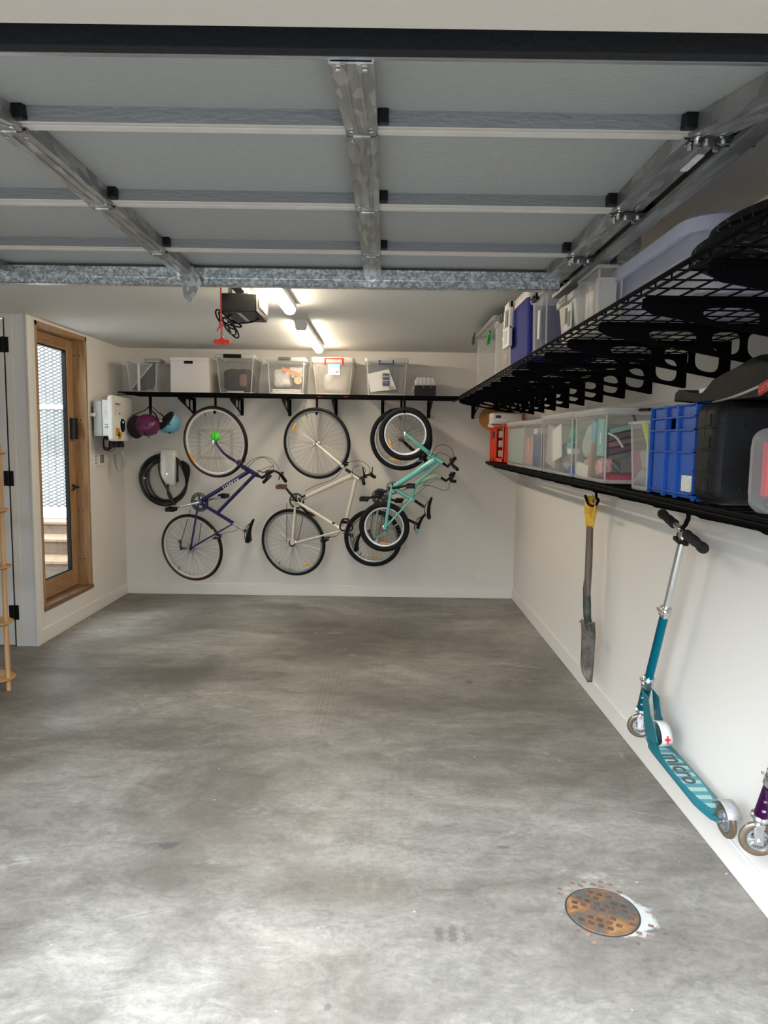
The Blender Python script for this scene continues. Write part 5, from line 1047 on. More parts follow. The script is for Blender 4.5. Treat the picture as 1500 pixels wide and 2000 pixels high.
b = MB(); a = at(1385, 765, 'X', 1.10); b.obox(a+V((0, 0, .004)), (.02, 0, 0), (0, .035, 0), (0, 0, .008)); tag(b.build('shoe_box_corner', mat('white_red_box', (.75, .72, .72), .5), bevel=.002), 'white card box edge poking out of the black bag', 'box')
a = at(1397, 766, 'X', 1.10); tag(MB().obox(a+V((0, 0, .002)), (.02, 0, 0), (0, .014, 0), (0, 0, .008)).build('red_tag', mat('bright_red', (.7, .02, .02), .5), bevel=.002), 'bright red tab beside the white card edge on the black bag', 'tab')
# ================================================================ things on the walls
# access hatch
a, b_ = at(385, 838, 'Y', 7.0), at(456, 898, 'Y', 7.0)
t = thing('access_panel', 'square painted access panel in the end wall behind the navy bicycle wheel', 'access panel', ((a.x+b_.x)/2, 7.0, b_.z)); HM = mat('panel_paint', (.56, .52, .46), .6)
MB().box(a.x, b_.x, 6.997, 7.0, b_.z, a.z).build('frame', HM, t, bevel=.001)
MB().box(a.x+.035, b_.x-.035, 6.9945, 6.998, b_.z+.03, a.z-.03).build('door', WALL, t, bevel=.001)
# EV charger
p = at(328, 948, 'Y', 6.93); X0, X1 = at(312.5, 900, 'Y', 6.9).x, at(343, 900, 'Y', 6.9).x; Z1 = at(328, 879, 'Y', 6.9).z; Z0 = at(328, 948, 'Y', 6.9).z; cx = (X0+X1)/2; hw = (X1-X0)/2
t = thing('car_charger', 'white wall charger wrapped in a coil of black cable under the helmets', 'charger', (cx, 7.0, Z0)); CHW = mat('gloss_white', (.74, .74, .72), .12, coat=.6)
def cr(w, y, z, dx=0, r=.02): return [(cx+dx+x, y+yy, z) for x, yy in rrect(-w, w, 0, 7.0-y, min(r, w*.4), 4)]
b = MB(); b.loft([cr(hw*.72, 6.905, Z0, .006), cr(hw*.86, 6.885, Z0+.03, .004), cr(hw*.97, 6.875, Z0+.12), cr(hw, 6.88, Z0+.22), cr(hw*.96, 6.89, Z1-.02), cr(hw*.9, 6.90, Z1)]); b.build('housing', CHW, t)
b = MB(); b.loft([[(cx-.010, 6.874, Z0+.13), (cx+.012, 6.8725, Z0+.135), (cx+.03, 6.874, Z0+.22), (cx+.012, 6.877, Z0+.20)], [(cx-.010, 6.8735, Z0+.13), (cx+.012, 6.872, Z0+.135), (cx+.03, 6.8735, Z0+.22), (cx+.012, 6.8765, Z0+.20)]]); b.build('glare_facet', CHW, t)
MB().ell((cx-.005, 6.8745, Z0+.115), (.004, 0, 0), (0, .002, 0), (0, 0, .007), 10, 6).build('status_light', mat('green_led', (.1, 1, .3), .4, emit=(.2, 1, .35), es=1.2), t)
MB().box(cx-.018, cx+.018, 6.8785, 6.8795, Z0+.262, Z0+.265).build('logo_line', mat('light_grey_print', (.5, .5, .5), .5), t)
MB().box(X1-.006, X1+.004, 6.93, 6.98, Z0+.03, Z0+.24).build('side_holster', BLKP, t, bevel=.004)
cc = at(319, 936, 'Y', 6.94); b = MB(); rnd = random.Random(4)
for i, (rx, rz, dx, dz, dy) in enumerate(((.235, .248, .0, -.01, 0), (.222, .235, .006, .0, -.018), (.205, .228, .022, .003, -.03), (.185, .218, .045, .004, -.045), (.235, .238, .008, .006, -.05), (.21, .21, .03, -.02, -.015))):
    b.tube([(cc.x+dx+rx*cos(q)+.006*sin(3*q+i), 6.965+dy+.008*sin(2*q+i), cc.z+dz+rz*sin(q)+.006*cos(2*q+i)) for q in [2*pi*k/40 for k in range(40)]], .0105, 8, closed=True)
b.tube(catmull([(cx, 6.90, Z0+.01), (cx+.0, 6.885, Z0-.03), (cx+.004, 6.88, Z0-.08), (cx+.03, 6.88, Z0-.14), (cx+.075, 6.88, Z0-.19)], 5), .0115, 8)
b.tube(catmull([(cx-.06, 6.90, Z0+.28), (cx-.085, 6.89, Z0+.18), (cx-.06, 6.885, Z0+.07), (cx-.01, 6.87, Z0-.02), (cx+.03, 6.87, Z0-.09), (cx+.05, 6.88, Z0-.16), (cx+.055, 6.88, Z0-.19)], 5), .0105, 8)
cb_ = b.build('cable', mat('cable_black', (.006, .006, .007), .35, spec=.4), t)
q = MB(); q.tube(catmull([(cx+.13, 6.915, Z0+.235), (cx+.175, 6.90, Z0+.19), (cx+.19, 6.90, Z0+.11), (cx+.18, 6.90, Z0+.03)], 5), [.016, .018, .022, .026, .03, .033, .035, .034, .032, .028, .025, .022, .018, .016, .013, .012][:16], 10); q.build('plug', RUB, t)
MB().tube([(cc.x-.175, 6.905, cc.z+.0), (cc.x-.177, 6.905, cc.z+.022)], .0135, 10).build('cable_tag', mat('tag_grey', (.45, .45, .45), .6), cb_)
# helmets on a hook
def helmet_hook():
    p = at(295, 800, 'Y', 6.62)
    b = MB(); b.box(p.x-.013, p.x+.013, 6.60, 6.61, p.z-.07, ZU-.012); b.tube(catmull([(p.x, 6.605, p.z-.06), (p.x, 6.59, p.z-.085), (p.x, 6.55, p.z-.085), (p.x, 6.53, p.z-.06)], 4), .008, 8)
    return tag(b.build('hook', BLACK), 'black hook holding the two helmets at the left of the end wall', 'hook')
helmet_hook()
HOLE = mat('vent_black', (.004, .004, .004), .8)
def helmet(label, c, R3, tilt, m, vents, seed, lin):
    """c centre, R3 semi-axes (side, depth, height), tilt: crown direction"""
    t = thing('helmet', label, 'helmet', c-V((0, 0, R3[2])))
    cd = V(tilt).normalized(); x, y, _ = basis(cd)
    if abs(x.x) < abs(y.x): x, y = y, -x
    b = MB(); b.ell(c, x*R3[0], y*R3[1], cd*R3[2], 36, 14, 0, pi*.53, lambda t_, p: 1+.03*sin(2*p+seed)*sin(t_)); o = b.build('shell', m, t, solid=.004)
    b = MB(); k = .89; b.ell(c, x*R3[0]*k, y*R3[1]*k, cd*R3[2]*k, 36, 12, pi*.02, pi*.56); b.build('liner', mat('foam_black', (.008, .008, .009), .9), t, solid=.006)
    for th_, ph_ in vents:
        th_, ph_ = R_(th_), R_(ph_); d = x*R3[0]*cos(ph_)*sin(th_)+y*R3[1]*sin(ph_)*sin(th_)+cd*R3[2]*cos(th_)
        nn = V((x*cos(ph_)*sin(th_)/R3[0]+y*sin(ph_)*sin(th_)/R3[1]+cd*cos(th_)/R3[2])).normalized(); e, f, _ = basis(nn)
        MB().ell(c+d*1.015, e*.011, f*.014, nn*.005, 10, 6).build('vent', HOLE, o)
    return t, x, y, cd
pc = at(287.5, 834, 'Y', 6.50)
t, x, y, cd = helmet('magenta purple helmet hanging by its black straps next to the inverter', pc+V((-.02, .06, .02)), (.112, .102, .125), (.28, -.86, -.30), mat('magenta_shell', (.105, .008, .065), .4), [(20, 100), (38, 20), (42, 150), (30, 250), (55, 200), (60, 320), (50, 60)], 1, None)
def strap(pts, nm='strap', r=.012): return MB().tube(catmull([at(px, py, 'Y', Y) for px, py, Y in pts], 5), r, 6, flat=.35).build(nm, BLKP, t)
strap([(258, 812, 6.52), (272, 806, 6.53), (284, 801, 6.545), (291, 794, 6.545)]); strap([(290, 795, 6.545), (296, 802, 6.54), (303, 808, 6.54), (308, 818, 6.52)]); strap([(293, 797, 6.54), (294, 806, 6.52), (292, 818, 6.50)], r=.011); strap([(291, 793, 6.545), (300, 797, 6.545), (309, 806, 6.55)], r=.009); strap([(289, 852, 6.42), (292, 856, 6.42)], r=.010)
b = MB(); q = at(266, 834, 'Y', 6.56); b.ell(q, (.075, 0, 0), (0, .09, 0), (0, 0, .108), 24, 14); b.build('padded_liner', mat('foam_black', (.008, .008, .009), .9), t)
bc = at(325, 823, 'Y', 6.66)
t, x, y, cd = helmet('sky blue helmet hanging open side up, right of the purple one', bc+V((.0, .03, .0)), (.115, .112, .125), (.62, .52, -.58), mat('sky_blue_shell', (.16, .42, .56), .4), [(62, 240)], 2, None)
strap([(310, 806, 6.6), (318, 812, 6.58), (324, 822, 6.56), (332, 830, 6.57)]); strap([(308, 818, 6.6), (318, 824, 6.57), (328, 818, 6.57)])
MB().obox(at(314, 822, 'Y', 6.545), (.012, 0, .004), (0, .003, 0), (-.004, 0, .012)).build('buckle', mat('buckle_grey', (.25, .25, .25), .5), t, bevel=.002)
# inverter on the side wall
def X_(px, py, X): return at(px, py, 'X', X)
t = thing('solar_inverter', 'white wall mounted inverter box with an oval black display in the left corner', 'inverter', (-2.5, 6.35, 1.55)); IW = mat('inverter_white', (.68, .66, .62), .35)
y0, y1 = X_(217, 800, -2.40).y, X_(256, 800, -2.40).y; z1, z0 = X_(217, 771, -2.40).z, X_(217, 862, -2.40).z; 
def ir(x, e, r=.035): return [(x, y, z) for y, z in rrect(y0+e, y1-e, z0+e, z1-e, r)]
b = MB(); b.loft([ir(-2.432, .004), ir(-2.405, 0), ir(-2.394, .004), ir(-2.388, .014)]); cv = b.build('cover', IW, t)
yb0, yb1 = X_(203, 800, -2.48).y-.0, y1-.02; zb1, zb0 = X_(204, 780, -2.46).z, X_(204, 852, -2.46).z
MB().box(-2.50, -2.43, yb0, yb1, zb0, zb1).build('body', IW, t, bevel=.01)
ys0 = X_(185, 800, -2.56).y; MB().box(-2.575, -2.50, ys0, yb1-.02, X_(186, 852, -2.56).z, X_(186, 783, -2.56).z).build('heat_sink', mat('inverter_grey', (.44, .43, .41), .5), t, bevel=.005)
MB().box(-2.598, -2.575, ys0+.04, yb1-.08, zb0+.05, zb1-.06).build('wall_bracket', BLKP, t); MB().box(-2.60, -2.55, ys0-.02, ys0+.012, 1.755, 1.785).build('wall_tab', IW, t, bevel=.003)
p = X_(239.5, 831, -2.388); MB().loft([[(-2.389, p.y+.056*cos(q), p.z+.062*(abs(sin(q))**.75)*(1 if sin(q) > 0 else -1)) for q in [2*pi*k/28 for k in range(28)]], [(-2.384, p.y+.054*cos(q), p.z+.060*(abs(sin(q))**.75)*(1 if sin(q) > 0 else -1)) for q in [2*pi*k/28 for k in range(28)]]]).build('display', mat('gloss_black', (.012, .012, .013), .15), t)
MB().box(-2.3835, -2.382, p.y-.003, p.y+.003, p.z+.022, p.z+.036).build('status_light', mat('green_led', (.1, 1, .3), .4, emit=(.2, 1, .35), es=1.2), t)
AM = mat('amber_sticker', (.50, .24, .02), .5, var=.3, vscale=90)
def side(pa, pb, nm, m, x=-2.3875, pr=cv):
    a, b2 = X_(*pa, x), X_(*pb, x); return MB().box(x-.001, x+.0012, min(a.y, b2.y), max(a.y, b2.y), min(a.z, b2.z), max(a.z, b2.z)).build(nm, m, pr)
side((226.5, 835.5), (233.5, 852), 'warning_sticker', AM); side((231.5, 844), (237.5, 852), 'warning_sticker', AM); side((230.5, 850), (236, 857.5), 'warning_sticker', AM)
a = X_(224.5, 790.5, -2.387); MB().text('Sungrow', .036, (-2.3868, a.y, a.z), (0, 1, 0), (0, 0, 1)).build('lettering', mat('grey_lettering', (.08, .08, .08), .5), cv, smooth=0)
LG = mat('label_grey', (.2, .2, .2), .6)
for k in range(6): side((226.5, 794.5+2.5*k), (233.0 if k % 2 else 235, 795.2+2.5*k), 'label_line', LG)
side((225, 793), (225.5, 811), 'label_line', LG); side((225, 810.4), (235, 811), 'label_line', LG); side((232, 806.5), (235, 809), 'label_line', BLKT)
def near(px0, px1, py0, py1, nm, m, dy=.0012):                     # on the end of the body facing the opening
    a, b2 = at(px0, py0, 'Y', yb0), at(px1, py1, 'Y', yb0); return MB().box(max(a.x, -2.499), min(b2.x, -2.431), yb0-dy, yb0, b2.z, a.z).build(nm, m, t)
near(203, 216, 795, 817, 'data_label', mat('data_label', (.62, .61, .59), .6, var=.25, vscale=160)); near(204, 216, 818, 827, 'data_label', PAPER); near(205, 215, 828, 830, 'data_label', LG)
for k, c in enumerate(((.55, .45, .05), (.03, .18, .04), (.01, .04, .28))):
    p = at(206.3+4.6*k, 834, 'Y', yb0); MB().cyl((p.x, yb0-.0015, p.z), (p.x, yb0, p.z), .0095, seg=16).build('coloured_dot', mat('dot%d' % k, c, .5), t)
b = MB(); b.box(-2.50, -2.43, yb0+.06, yb0+.12, zb0-.03, zb0)
for k in range(4): b.cyl((-2.46+.01*(k % 2), yb0+.10+.07*k, zb0-.09), (-2.46+.01*(k % 2), yb0+.10+.07*k, zb0+.005), .022, seg=12); b.cyl((-2.46+.01*(k % 2), yb0+.10+.07*k, zb0-.10), (-2.46+.01*(k % 2), yb0+.10+.07*k, zb0-.06), .026, seg=8)
b.build('cable_gland', BLKP, t)
for k, (r, o) in enumerate(((.070, 0), (.062, .012), (.052, .02))):
    b = MB(); c = V((-2.50, yb0+.06+o, zb0-.045)); b.tube(catmull([c+V((0, -.01, .05)), c+V((0, -.05, 0)), c+V((.0, -.03, -r)), c+V((.01, .06, -r-.006)), c+V((.02, .14, -r*.5)), c+V((.03, .2, -.01))], 5), .0045, 6); b.build('wire', BLKP, t)
b = MB(); c = V((-2.50, yb0+.07, zb0-.045)); b.tube(catmull([c+V((0, .0, -.06)), c+V((0, .08, -.095)), c+V((.0, .18, -.08)), c+V((.0, .24, -.03))], 5), .003, 6); b.build('wire', mat('red_wire', (.3, .03, .02), .5), t)
yc = yb0+.27; GC = mat('grey_conduit', (.42, .42, .41), .5, bump=.5, bscale=120); b = MB()
b.tube(catmull([at(px, py, 'X', X) for px, py, X in ((238, 878, -2.44), (241, 893, -2.44), (241, 908, -2.455), (236, 918, -2.475), (230, 915, -2.50), (226, 902, -2.53), (224.5, 889, -2.56))], 6), .015, 10); b.build('conduit', GC, t)
# switches, thermostat, sockets
SW = mat('switch_white', (.74, .72, .68), .3)
def plate(name, label, cat, o, w, h, ax, m=SW, d=.009):
    """o centre on wall, ax 'X' left wall or 'Y' back wall"""
    t = thing(name, label, cat, o)
    b = MB()
    if ax == 'X': b.box(o[0], o[0]+d, o[1]-w/2, o[1]+w/2, o[2]-h/2, o[2]+h/2)
    else: b.box(o[0]-w/2, o[0]+w/2, o[1]-d, o[1], o[2]-h/2, o[2]+h/2)
    b.build('cover_plate', m, t, bevel=.002); return t
p = X_(184, 898.5, -2.6); t = plate('light_switch', 'white two gang wall switch beside the timber door, left of the small screen', 'switch', (-2.6, p.y, p.z), .075, .116, 'X')
for dz in (.03, 0, -.03): MB().box(-2.592, -2.588, p.y+.005, p.y+.02, p.z+dz-.008, p.z+dz+.008).build('rocker', mat('dark_rocker', (.12, .12, .12), .4), t, bevel=.001)
p = X_(196, 897, -2.6); t = plate('thermostat', 'small white wall control with a grey screen under the inverter', 'thermostat', (-2.6, p.y, p.z), .135, .115, 'X', d=.016)
MB().box(-2.5845, -2.583, p.y-.045, p.y+.045, p.z-.034, p.z+.04).build('screen', mat('lcd_grey', (.16, .17, .17), .25), t)
p = X_(197, 972.5, -2.6); t = plate('light_switch', 'white upright wall switch low between the timber door and the corner', 'switch', (-2.6, p.y, p.z), .07, .118, 'X')
for dz in (.02, -.02): MB().box(-2.592, -2.588, p.y-.01, p.y+.01, p.z+dz-.009, p.z+dz+.009).build('rocker', WHITEP, t, bevel=.002)
p = at(933.5, 1127, 'Y', 7.0); t = plate('power_outlet', 'white double power socket low on the end wall near the right corner', 'power outlet', (p.x, 7.0, p.z), .118, .076, 'Y')
for dx in (-.035, .035):
    for sx, sz, tl in ((-.008, .006, .4), (.008, .006, -.4), (0, -.012, 0)): MB().obox((p.x+dx+sx, 6.9905, p.z+sz-.004), V((cos(pi/2+tl), 0, sin(pi/2+tl)))*.005, (0, .0008, 0), V((-sin(pi/2+tl), 0, cos(pi/2+tl)))*.0011).build('socket_slot', BLKT, t)
    MB().box(p.x+dx*.35-.006, p.x+dx*.35+.006, 6.988, 6.992, p.z+.018, p.z+.030).build('rocker', WHITEP, t, bevel=.001)
# ---------------------------------------------------------------- oak ladder shelf at the left edge
OAK = wood('pale_oak', (.42, .22, .09), (.60, .36, .17)); OAK2 = wood('pale_oak_board', (.42, .22, .09), (.60, .36, .17), (1.2, 12, 12))
px_, py_ = -2.322, 4.224; sh = thing('open_shelf', 'pale oak open shelf unit with round posts at the left edge', 'shelf unit', (-2.72, 4.38, 0))
zs = [at(12, p, 'Y', 4.2).z for p in (1326, 1217, 1108, 997, 884)]
for z in zs:
    pts = []
    for k in range(48):
        a = 2*pi*k/48; c, s_ = cos(a), sin(a); pts.append((-2.72+.435*abs(c)**.9*(1 if c > 0 else -1), py_+.17*abs(s_)**.9*(1 if s_ > 0 else -1)))
    b = MB(); b.loft([[(x*.0+(-2.72)+(x+2.72)*.94, py_+(y-py_)*.9, z-.016) for x, y in pts], [(x, y, z-.003) for x, y in pts], [(x, y, z+.003) for x, y in pts]]); b.build('shelf_board', OAK2, sh)
zt = at(3, 868, 'Y', 4.224).z
for x in (px_, -3.118):
    for y in (py_,): MB().cyl((x, y, 0), (x, y, zt), .0145, seg=16).build('post', OAK, sh, bevel=.002)
# ---------------------------------------------------------------- spade
HK = lambda pts, r=.0075: MB().tube(catmull(pts, 5), r, 8)
p0 = at(1167, 965, 'X', 1.17)
b = HK([(1.17, p0.y+.02, ZL-.035), (1.17, p0.y+.02, ZL-.10), at(1169, 978, 'X', 1.17), at(1160, 988, 'X', 1.17), at(1149, 984, 'X', 1.17), at(1143, 968, 'X', 1.17)]); tag(b.build('hook', BLACK), 'black hook under the lower side shelf holding the spade', 'hook')
sx = 1.20; T = lambda px, py, X=sx: at(px, py, 'X', X)
t = thing('spade', 'old digging spade with a worn yellow strap handle hanging from the lower side shelf', 'spade', T(1147, 1332)); SHF = wood('weathered_shaft', (.07, .05, .04), (.18, .14, .11), (20, 20, 1.2))
w_ = V((.62, -.78, 0)).normalized()
def band(px, py): return T(px, py, 1.19)
b = MB(); rings = []
for k, (py, hw_, th_) in enumerate(((969, .030, .006), (973, .040, .012), (985, .045, .017), (1000, .042, .016), (1012, .034, .014), (1028, .026, .012), (1030, .024, .010))):
    c = T(1156-.07*(py-968), py); n_ = V((0, 0, 1)).cross(w_); rings.append([c+w_*hw_*cos(q)+n_*th_*sin(q) for q in [2*pi*m/20 for m in range(20)]])
b.loft(rings); b.build('handle', mat('worn_yellow', (.62, .35, .03), .6, var=.45, vscale=22), t)
b = MB(); c = T(1160, 985); b.tube(catmull([T(1157, 968, 1.175), T(1163, 978, 1.165), T(1160, 1000, 1.17), T(1155, 1020, 1.18)], 5), .004, 6); b.build('handle_seam', mat('pale_yellow', (.72, .50, .12), .6), t)
b = MB(); b.ell(T(1161, 979, 1.172), w_*.014, (.0, 0, .013), (.004, -.004, 0), 12, 8); b.build('handle_hole', mat('rust_dark', (.12, .05, .01), .8), t)
b = MB(); b.tube([T(1152, 1028), T(1150, 1100), T(1147, 1155), T(1146, 1175)], [.020, .021, .020, .016], 14); b.build('shaft', SHF, t)
MU = mat('muddy_steel', (.115, .10, .085), .8, var=.7, vscale=16, bump=.8, bscale=26); GS = mat('dark_green_steel', (.035, .045, .035), .6, var=.8, vscale=14, bump=.5, bscale=30)
b = MB(); rings = []
for py, cx_, hw_, th_ in ((1135, 1143, .008, .010), (1150, 1146, .022, .021), (1180, 1146.5, .024, .023), (1205, 1147, .023, .021), (1218, 1149, .024, .018), (1232, 1151, .018, .012)):
    c = T(cx_, py); rings.append([c+w_*hw_*cos(q)+V((0, 0, 1)).cross(w_)*th_*sin(q) for q in [2*pi*m/14 for m in range(14)]])
b.loft(rings); b.build('socket', GS, t)
n_ = V((0, 0, 1)).cross(w_); b = MB(); rings = []
for py, cx_, hw_, dn in ((1213, 1146, .047, 0), (1218, 1146, .048, .0), (1240, 1146, .048, .004), (1270, 1144.5, .046, .006), (1300, 1143, .044, .004), (1318, 1144, .036, .002), (1332, 1147, .008, 0)):
    c = T(cx_, py); row = []
    for m, q in ((0, -1), (1, -.5), (2, 0), (3, .5), (4, 1)): row.append(c+w_*hw_*q+n_*(dn+.014*q*q)+V((0, 0, -.018*(q+1)*(py < 1330 and py > 1290))))
    rings.append(row)
bm = b.bm; vs = [[bm.verts.new(p_) for p_ in r] for r in rings]
for r0, r1 in zip(vs, vs[1:]):
    for k in range(4): bm.faces.new((r0[k], r0[k+1], r1[k+1], r1[k]))
b.build('blade', MU, t, solid=.005)
b = MB(); b.tube([T(1133, 1214), T(1160, 1219)], .006, 6); b.build('tread', MU, t)
# ---------------------------------------------------------------- scooters
def scooter(label, cmain, cdeck, dY, dZ, grip_end=True, cross=True, visible_only=False):
    nm = label.split()[0]
    M1 = mat(nm+'_anodised', cmain, .25, .85); M2 = mat(nm+'_painted', cdeck, .4, .1, coat=.2); POL = mat('polished_alloy', (.62, .62, .62), .18, .95); URE = mat('amber_urethane', (.085, .06, .038), .3, var=.3, vscale=20, coat=.4)
    X = 1.215
    def U(px, py, x=X): p = at(px, py, 'X', x); return V((p.x, p.y+dY, p.z+dZ))
    t = thing('kick_scooter', label, 'scooter', U(1340, 1640))
    top, c1, c2 = U(1335, 1045), U(1299, 1196), U(1266, 1330); bot = U(1253, 1385); fw, rw = U(1250, 1417), U(1418, 1603)
    ax = (top-bot).normalized()
    MB().tube([top, c1-ax*.02], .0145, 14).build('handlebar_post', CHROME, t)
    MB().tube([c1, c2], .019, 16).build('steering_tube', M1, t)
    g0, g1 = U(1292, 1002), U(1376, 1073); gd_ = (g1-g0).normalized()
    b = MB(); b.tube([g0+gd_*.13, g1-gd_*.14], .0125, 12); b.tube([top-ax*.01, top+ax*.02], .020, 12); b.build('t_bar', CHROME, t)
    for a, c in ((g0, g0+gd_*.145), (g1, g1-gd_*.165)):
        Ln = (c-a).length; d = (c-a).normalized(); b = MB(); b.lathe([(.010, -.004), (.018, 0), (.0215, .012), (.021, .03), (.017, .05), (.0185, .07), (.0205, .09), (.019, Ln-.02), (.0205, Ln-.012), (.0205, Ln)], a, d, 18); b.build('grip', mat('foam_grip', (.008, .008, .009), .9, bump=.3, bscale=200), t)
    q = U(1330, 1055); b = MB(); b.obox(q, (.022, 0, 0), gd_*.03, ax*.008); b.obox(q+gd_*-.03+ax*.012, (.006, 0, 0), gd_*.008, ax*.012); b.obox(q+gd_*.035-ax*.0, (.01, 0, 0), gd_*.02, ax*.006); b.build('grip_clip', BLKP, t, bevel=.002)
    def collar(c, h, r, nm_):
        b = MB(); b.lathe([(r, -h), (r+.004, -h+.004), (r+.004, h-.004), (r, h)], c, ax, 20); e = ax.cross(V((1, 0, 0))).normalized(); b.obox(c+e*(-r-.006)-V((r*.4, 0, 0)), (.010, 0, 0), e*.008, ax*(h*.7)); b.tube([c-V((r+.006, 0, 0))+e*.02+ax*h*.2, c-V((r+.010, 0, 0))-e*.01+ax*h*.3, c-V((r+.004, 0, 0))-e*.035+ax*h*.4], .005, 6); return b.build(nm_, POL, t)
    collar(c1+ax*.005, .022, .021, 'quick_clamp'); collar(c2-ax*.005, .030, .023, 'quick_clamp')
    MB().tube([c2-ax*.03, bot], .022, 16).build('head_tube', M1, t)
    b = MB(); b.lathe([(.024, 0), (.029, .006), (.029, .014), (.022, .02)], bot-ax*.014, ax, 20); b.build('headset', POL, t)
    # front fork + wheel (turned across)
    wa = V((.25, 1, .0)).normalized(); up = V((0, 0, 1)); sd_ = up.cross(wa)
    b = MB()
    for sg in (-1, 1): b.loft([[fw+wa*(sg*.020+.003*k)+sd_*u_+up*v_ for u_, v_ in ((-.014, -.012), (.014, -.012), (.018, .045), (-.012, .05))] for k in (-1, 1)])
    b.tube([fw+up*.05, bot-ax*.01], .018, 12); b.obox(fw+up*.050, wa*.026, sd_*.014, up*.008)
    b.build('fork', POL, t, bevel=.002)
    def wheel(c, a, Rw, nm_):
        w = MB(); w.torus(c, a, Rw-.013, .013, 40, 10, rv=.012); o = w.build(nm_, URE, t)
        h = MB(); h.ring_prof([(Rw-.024, -.010), (Rw-.021, 0), (Rw-.024, .010), (Rw-.029, .010), (Rw-.029, -.010)], c, a, 36); h.cyl(c-V(a)*.013, c+V(a)*.013, .011, seg=14)
        x_, y_, _ = basis(a)
        for i in range(10):
            q_ = 2*pi*i/10; h.tube([c+(x_*cos(q_)+y_*sin(q_))*.009, c+(x_*cos(q_+.35)+y_*sin(q_+.35))*.02, c+(x_*cos(q_+.4)+y_*sin(q_+.4))*(Rw-.028)], .0028, 5)
        h.build('hub', mat('hub_grey', (.28, .29, .31), .35, .6), o)
        MB().cyl(c-V(a)*.030, c+V(a)*.030, .007, seg=8).build('axle_bolt', POL, o)
        return o
    wheel(fw, wa, .058, 'front_wheel'); ra = V((1, .06, .05)).normalized(); wheel(rw, ra, .060, 'rear_wheel')
    # folding plates
    for dx, k in ((-.024, -1), (.024, 1)):
        pl = [U(1264, 1345), U(1277, 1362), U(1281, 1395), U(1290, 1425), U(1296, 1452), U(1276, 1452), U(1272, 1440), U(1268, 1400)]
        b = MB(); b.loft([[p_+V((dx-.002, 0, 0)) for p_ in pl], [p_+V((dx+.002, 0, 0)) for p_ in pl]]); b.build('folding_plate', M2, t, bevel=.001)
    b = MB()
    for p_ in (U(1265, 1363), U(1263, 1376), U(1271, 1440)): b.cyl(p_-V((.029, 0, 0)), p_-V((.02, 0, 0)), .005, seg=8)
    b.build('bolt', POL, t)
    # front loop
    lc = U(1292, 1430); b = MB(); arc = []
    loop_pts = [U(1278, 1412), U(1286, 1408), U(1294, 1412), U(1300, 1425), U(1303, 1440), U(1303, 1452), U(1296, 1458)]
    cp = catmull(loop_pts, 5); 
    bm = b.bm; rows = [[bm.verts.new(p_+V((dx, 0, 0))) for dx in (-.022, .022)] for p_ in cp]
    for r0, r1 in zip(rows, rows[1:]): bm.faces.new((r0[0], r0[1], r1[1], r1[0]))
    b.build('arch', mat('satin_arch', (.70, .71, .71), .35, .35), t, solid=.004)
    if cross:
        i = 22; p_ = cp[i]; d = (cp[i+2]-cp[i-2]).normalized(); nrm = V((1, 0, 0)).cross(d); nrm = nrm if nrm.y < 0 else -nrm; ctr = p_+nrm*.0035
        for a_, b2 in ((.016, .0055), (.0055, .016)): MB().obox(ctr, (a_*.8, 0, 0), d*b2, nrm*.0008).build('red_cross', mat('cross_red', (.65, .03, .04), .5), t)
    # deck
    d0, d1 = U(1282, 1447), U(1402, 1588); dd = (d1-d0).normalized(); sx_ = V((1, 0, 0)); nz = sx_.cross(dd).normalized()
    if nz.z < 0: nz = -nz
    Ld = (d1-d0).length; b = MB(); rings = []
    for f, hw_, h_ in ((-.03, .026, .010), (0, .034, .014), (.05, .048, .016), (.15, .052, .016), (.86, .052, .016), (.95, .046, .014), (1.0, .030, .012)):
        c = d0+dd*Ld*f; rings.append([c+sx_*x_+nz*z_ for x_, z_ in ((-hw_, -.002), (-hw_+.004, 0), (hw_-.004, 0), (hw_, -.002), (hw_, -h_), (-hw_, -h_))])
    b.loft(rings); dk = b.build('deck', M2, t, bevel=.0015)
    b = MB()
    for sg in (-1, 1): b.tube([d1+sx_*sg*.038-dd*.03-nz*.008, d1+sx_*sg*.030+dd*.02-nz*.006, rw+sx_*sg*.024], .009, 8)
    b.build('rear_stay', M2, t)
    # striped grip tape (oval)
    TP1 = mat(nm+'_tape_pale', (.30, .45, .42), .8, bump=.4, bscale=300); TP2 = mat(nm+'_tape_dark', (.07, .24, .27), .8, bump=.4, bscale=300)
    nS = 17
    for i in range(nS):
        f0, f1 = .10+.84*i/nS, .10+.84*(i+1)/nS
        wd = lambda f: .038*max(.0, 1-((f-.52)/.435)**2)**.5
        if wd(f0) < .002 and wd(f1) < .002: continue
        c0_, c1_ = d0+dd*Ld*f0+nz*.0006, d0+dd*Ld*f1+nz*.0006; w0, w1 = max(wd(f0), .003), max(wd(f1), .003)
        b = MB(); b.loft([[c0_-sx_*w0, c0_+sx_*w0, c1_+sx_*w1, c1_-sx_*w1], [p_+nz*.0008 for p_ in (c0_-sx_*w0, c0_+sx_*w0, c1_+sx_*w1, c1_-sx_*w1)]]); b.build('tape_stripe', TP1 if i % 2 == 0 else TP2, dk, smooth=0)
    UY = sx_*-1 if dd.cross(sx_*-1).dot(nz) > 0 else sx_
    MB().text('micro', .105, d0+dd*Ld*.22-UY*.03+nz*.0022, dd, UY, bold=.002).build('lettering', mat('dark_print', (.06, .07, .07), .7), dk, smooth=0)
    # brake fender
    b = MB(); bm = b.bm; rows = []
    for k in range(9):
        a_ = R_(150-k*15); u_ = V((0, -1, 0)); c = rw+V((0, cos(a_)*.070, sin(a_)*.070)); rows.append([bm.verts.new(V((c.x+dx, rw.y-cos(pi-a_)*-.070 if False else c.y, c.z))) for dx in (-.024, .024)])
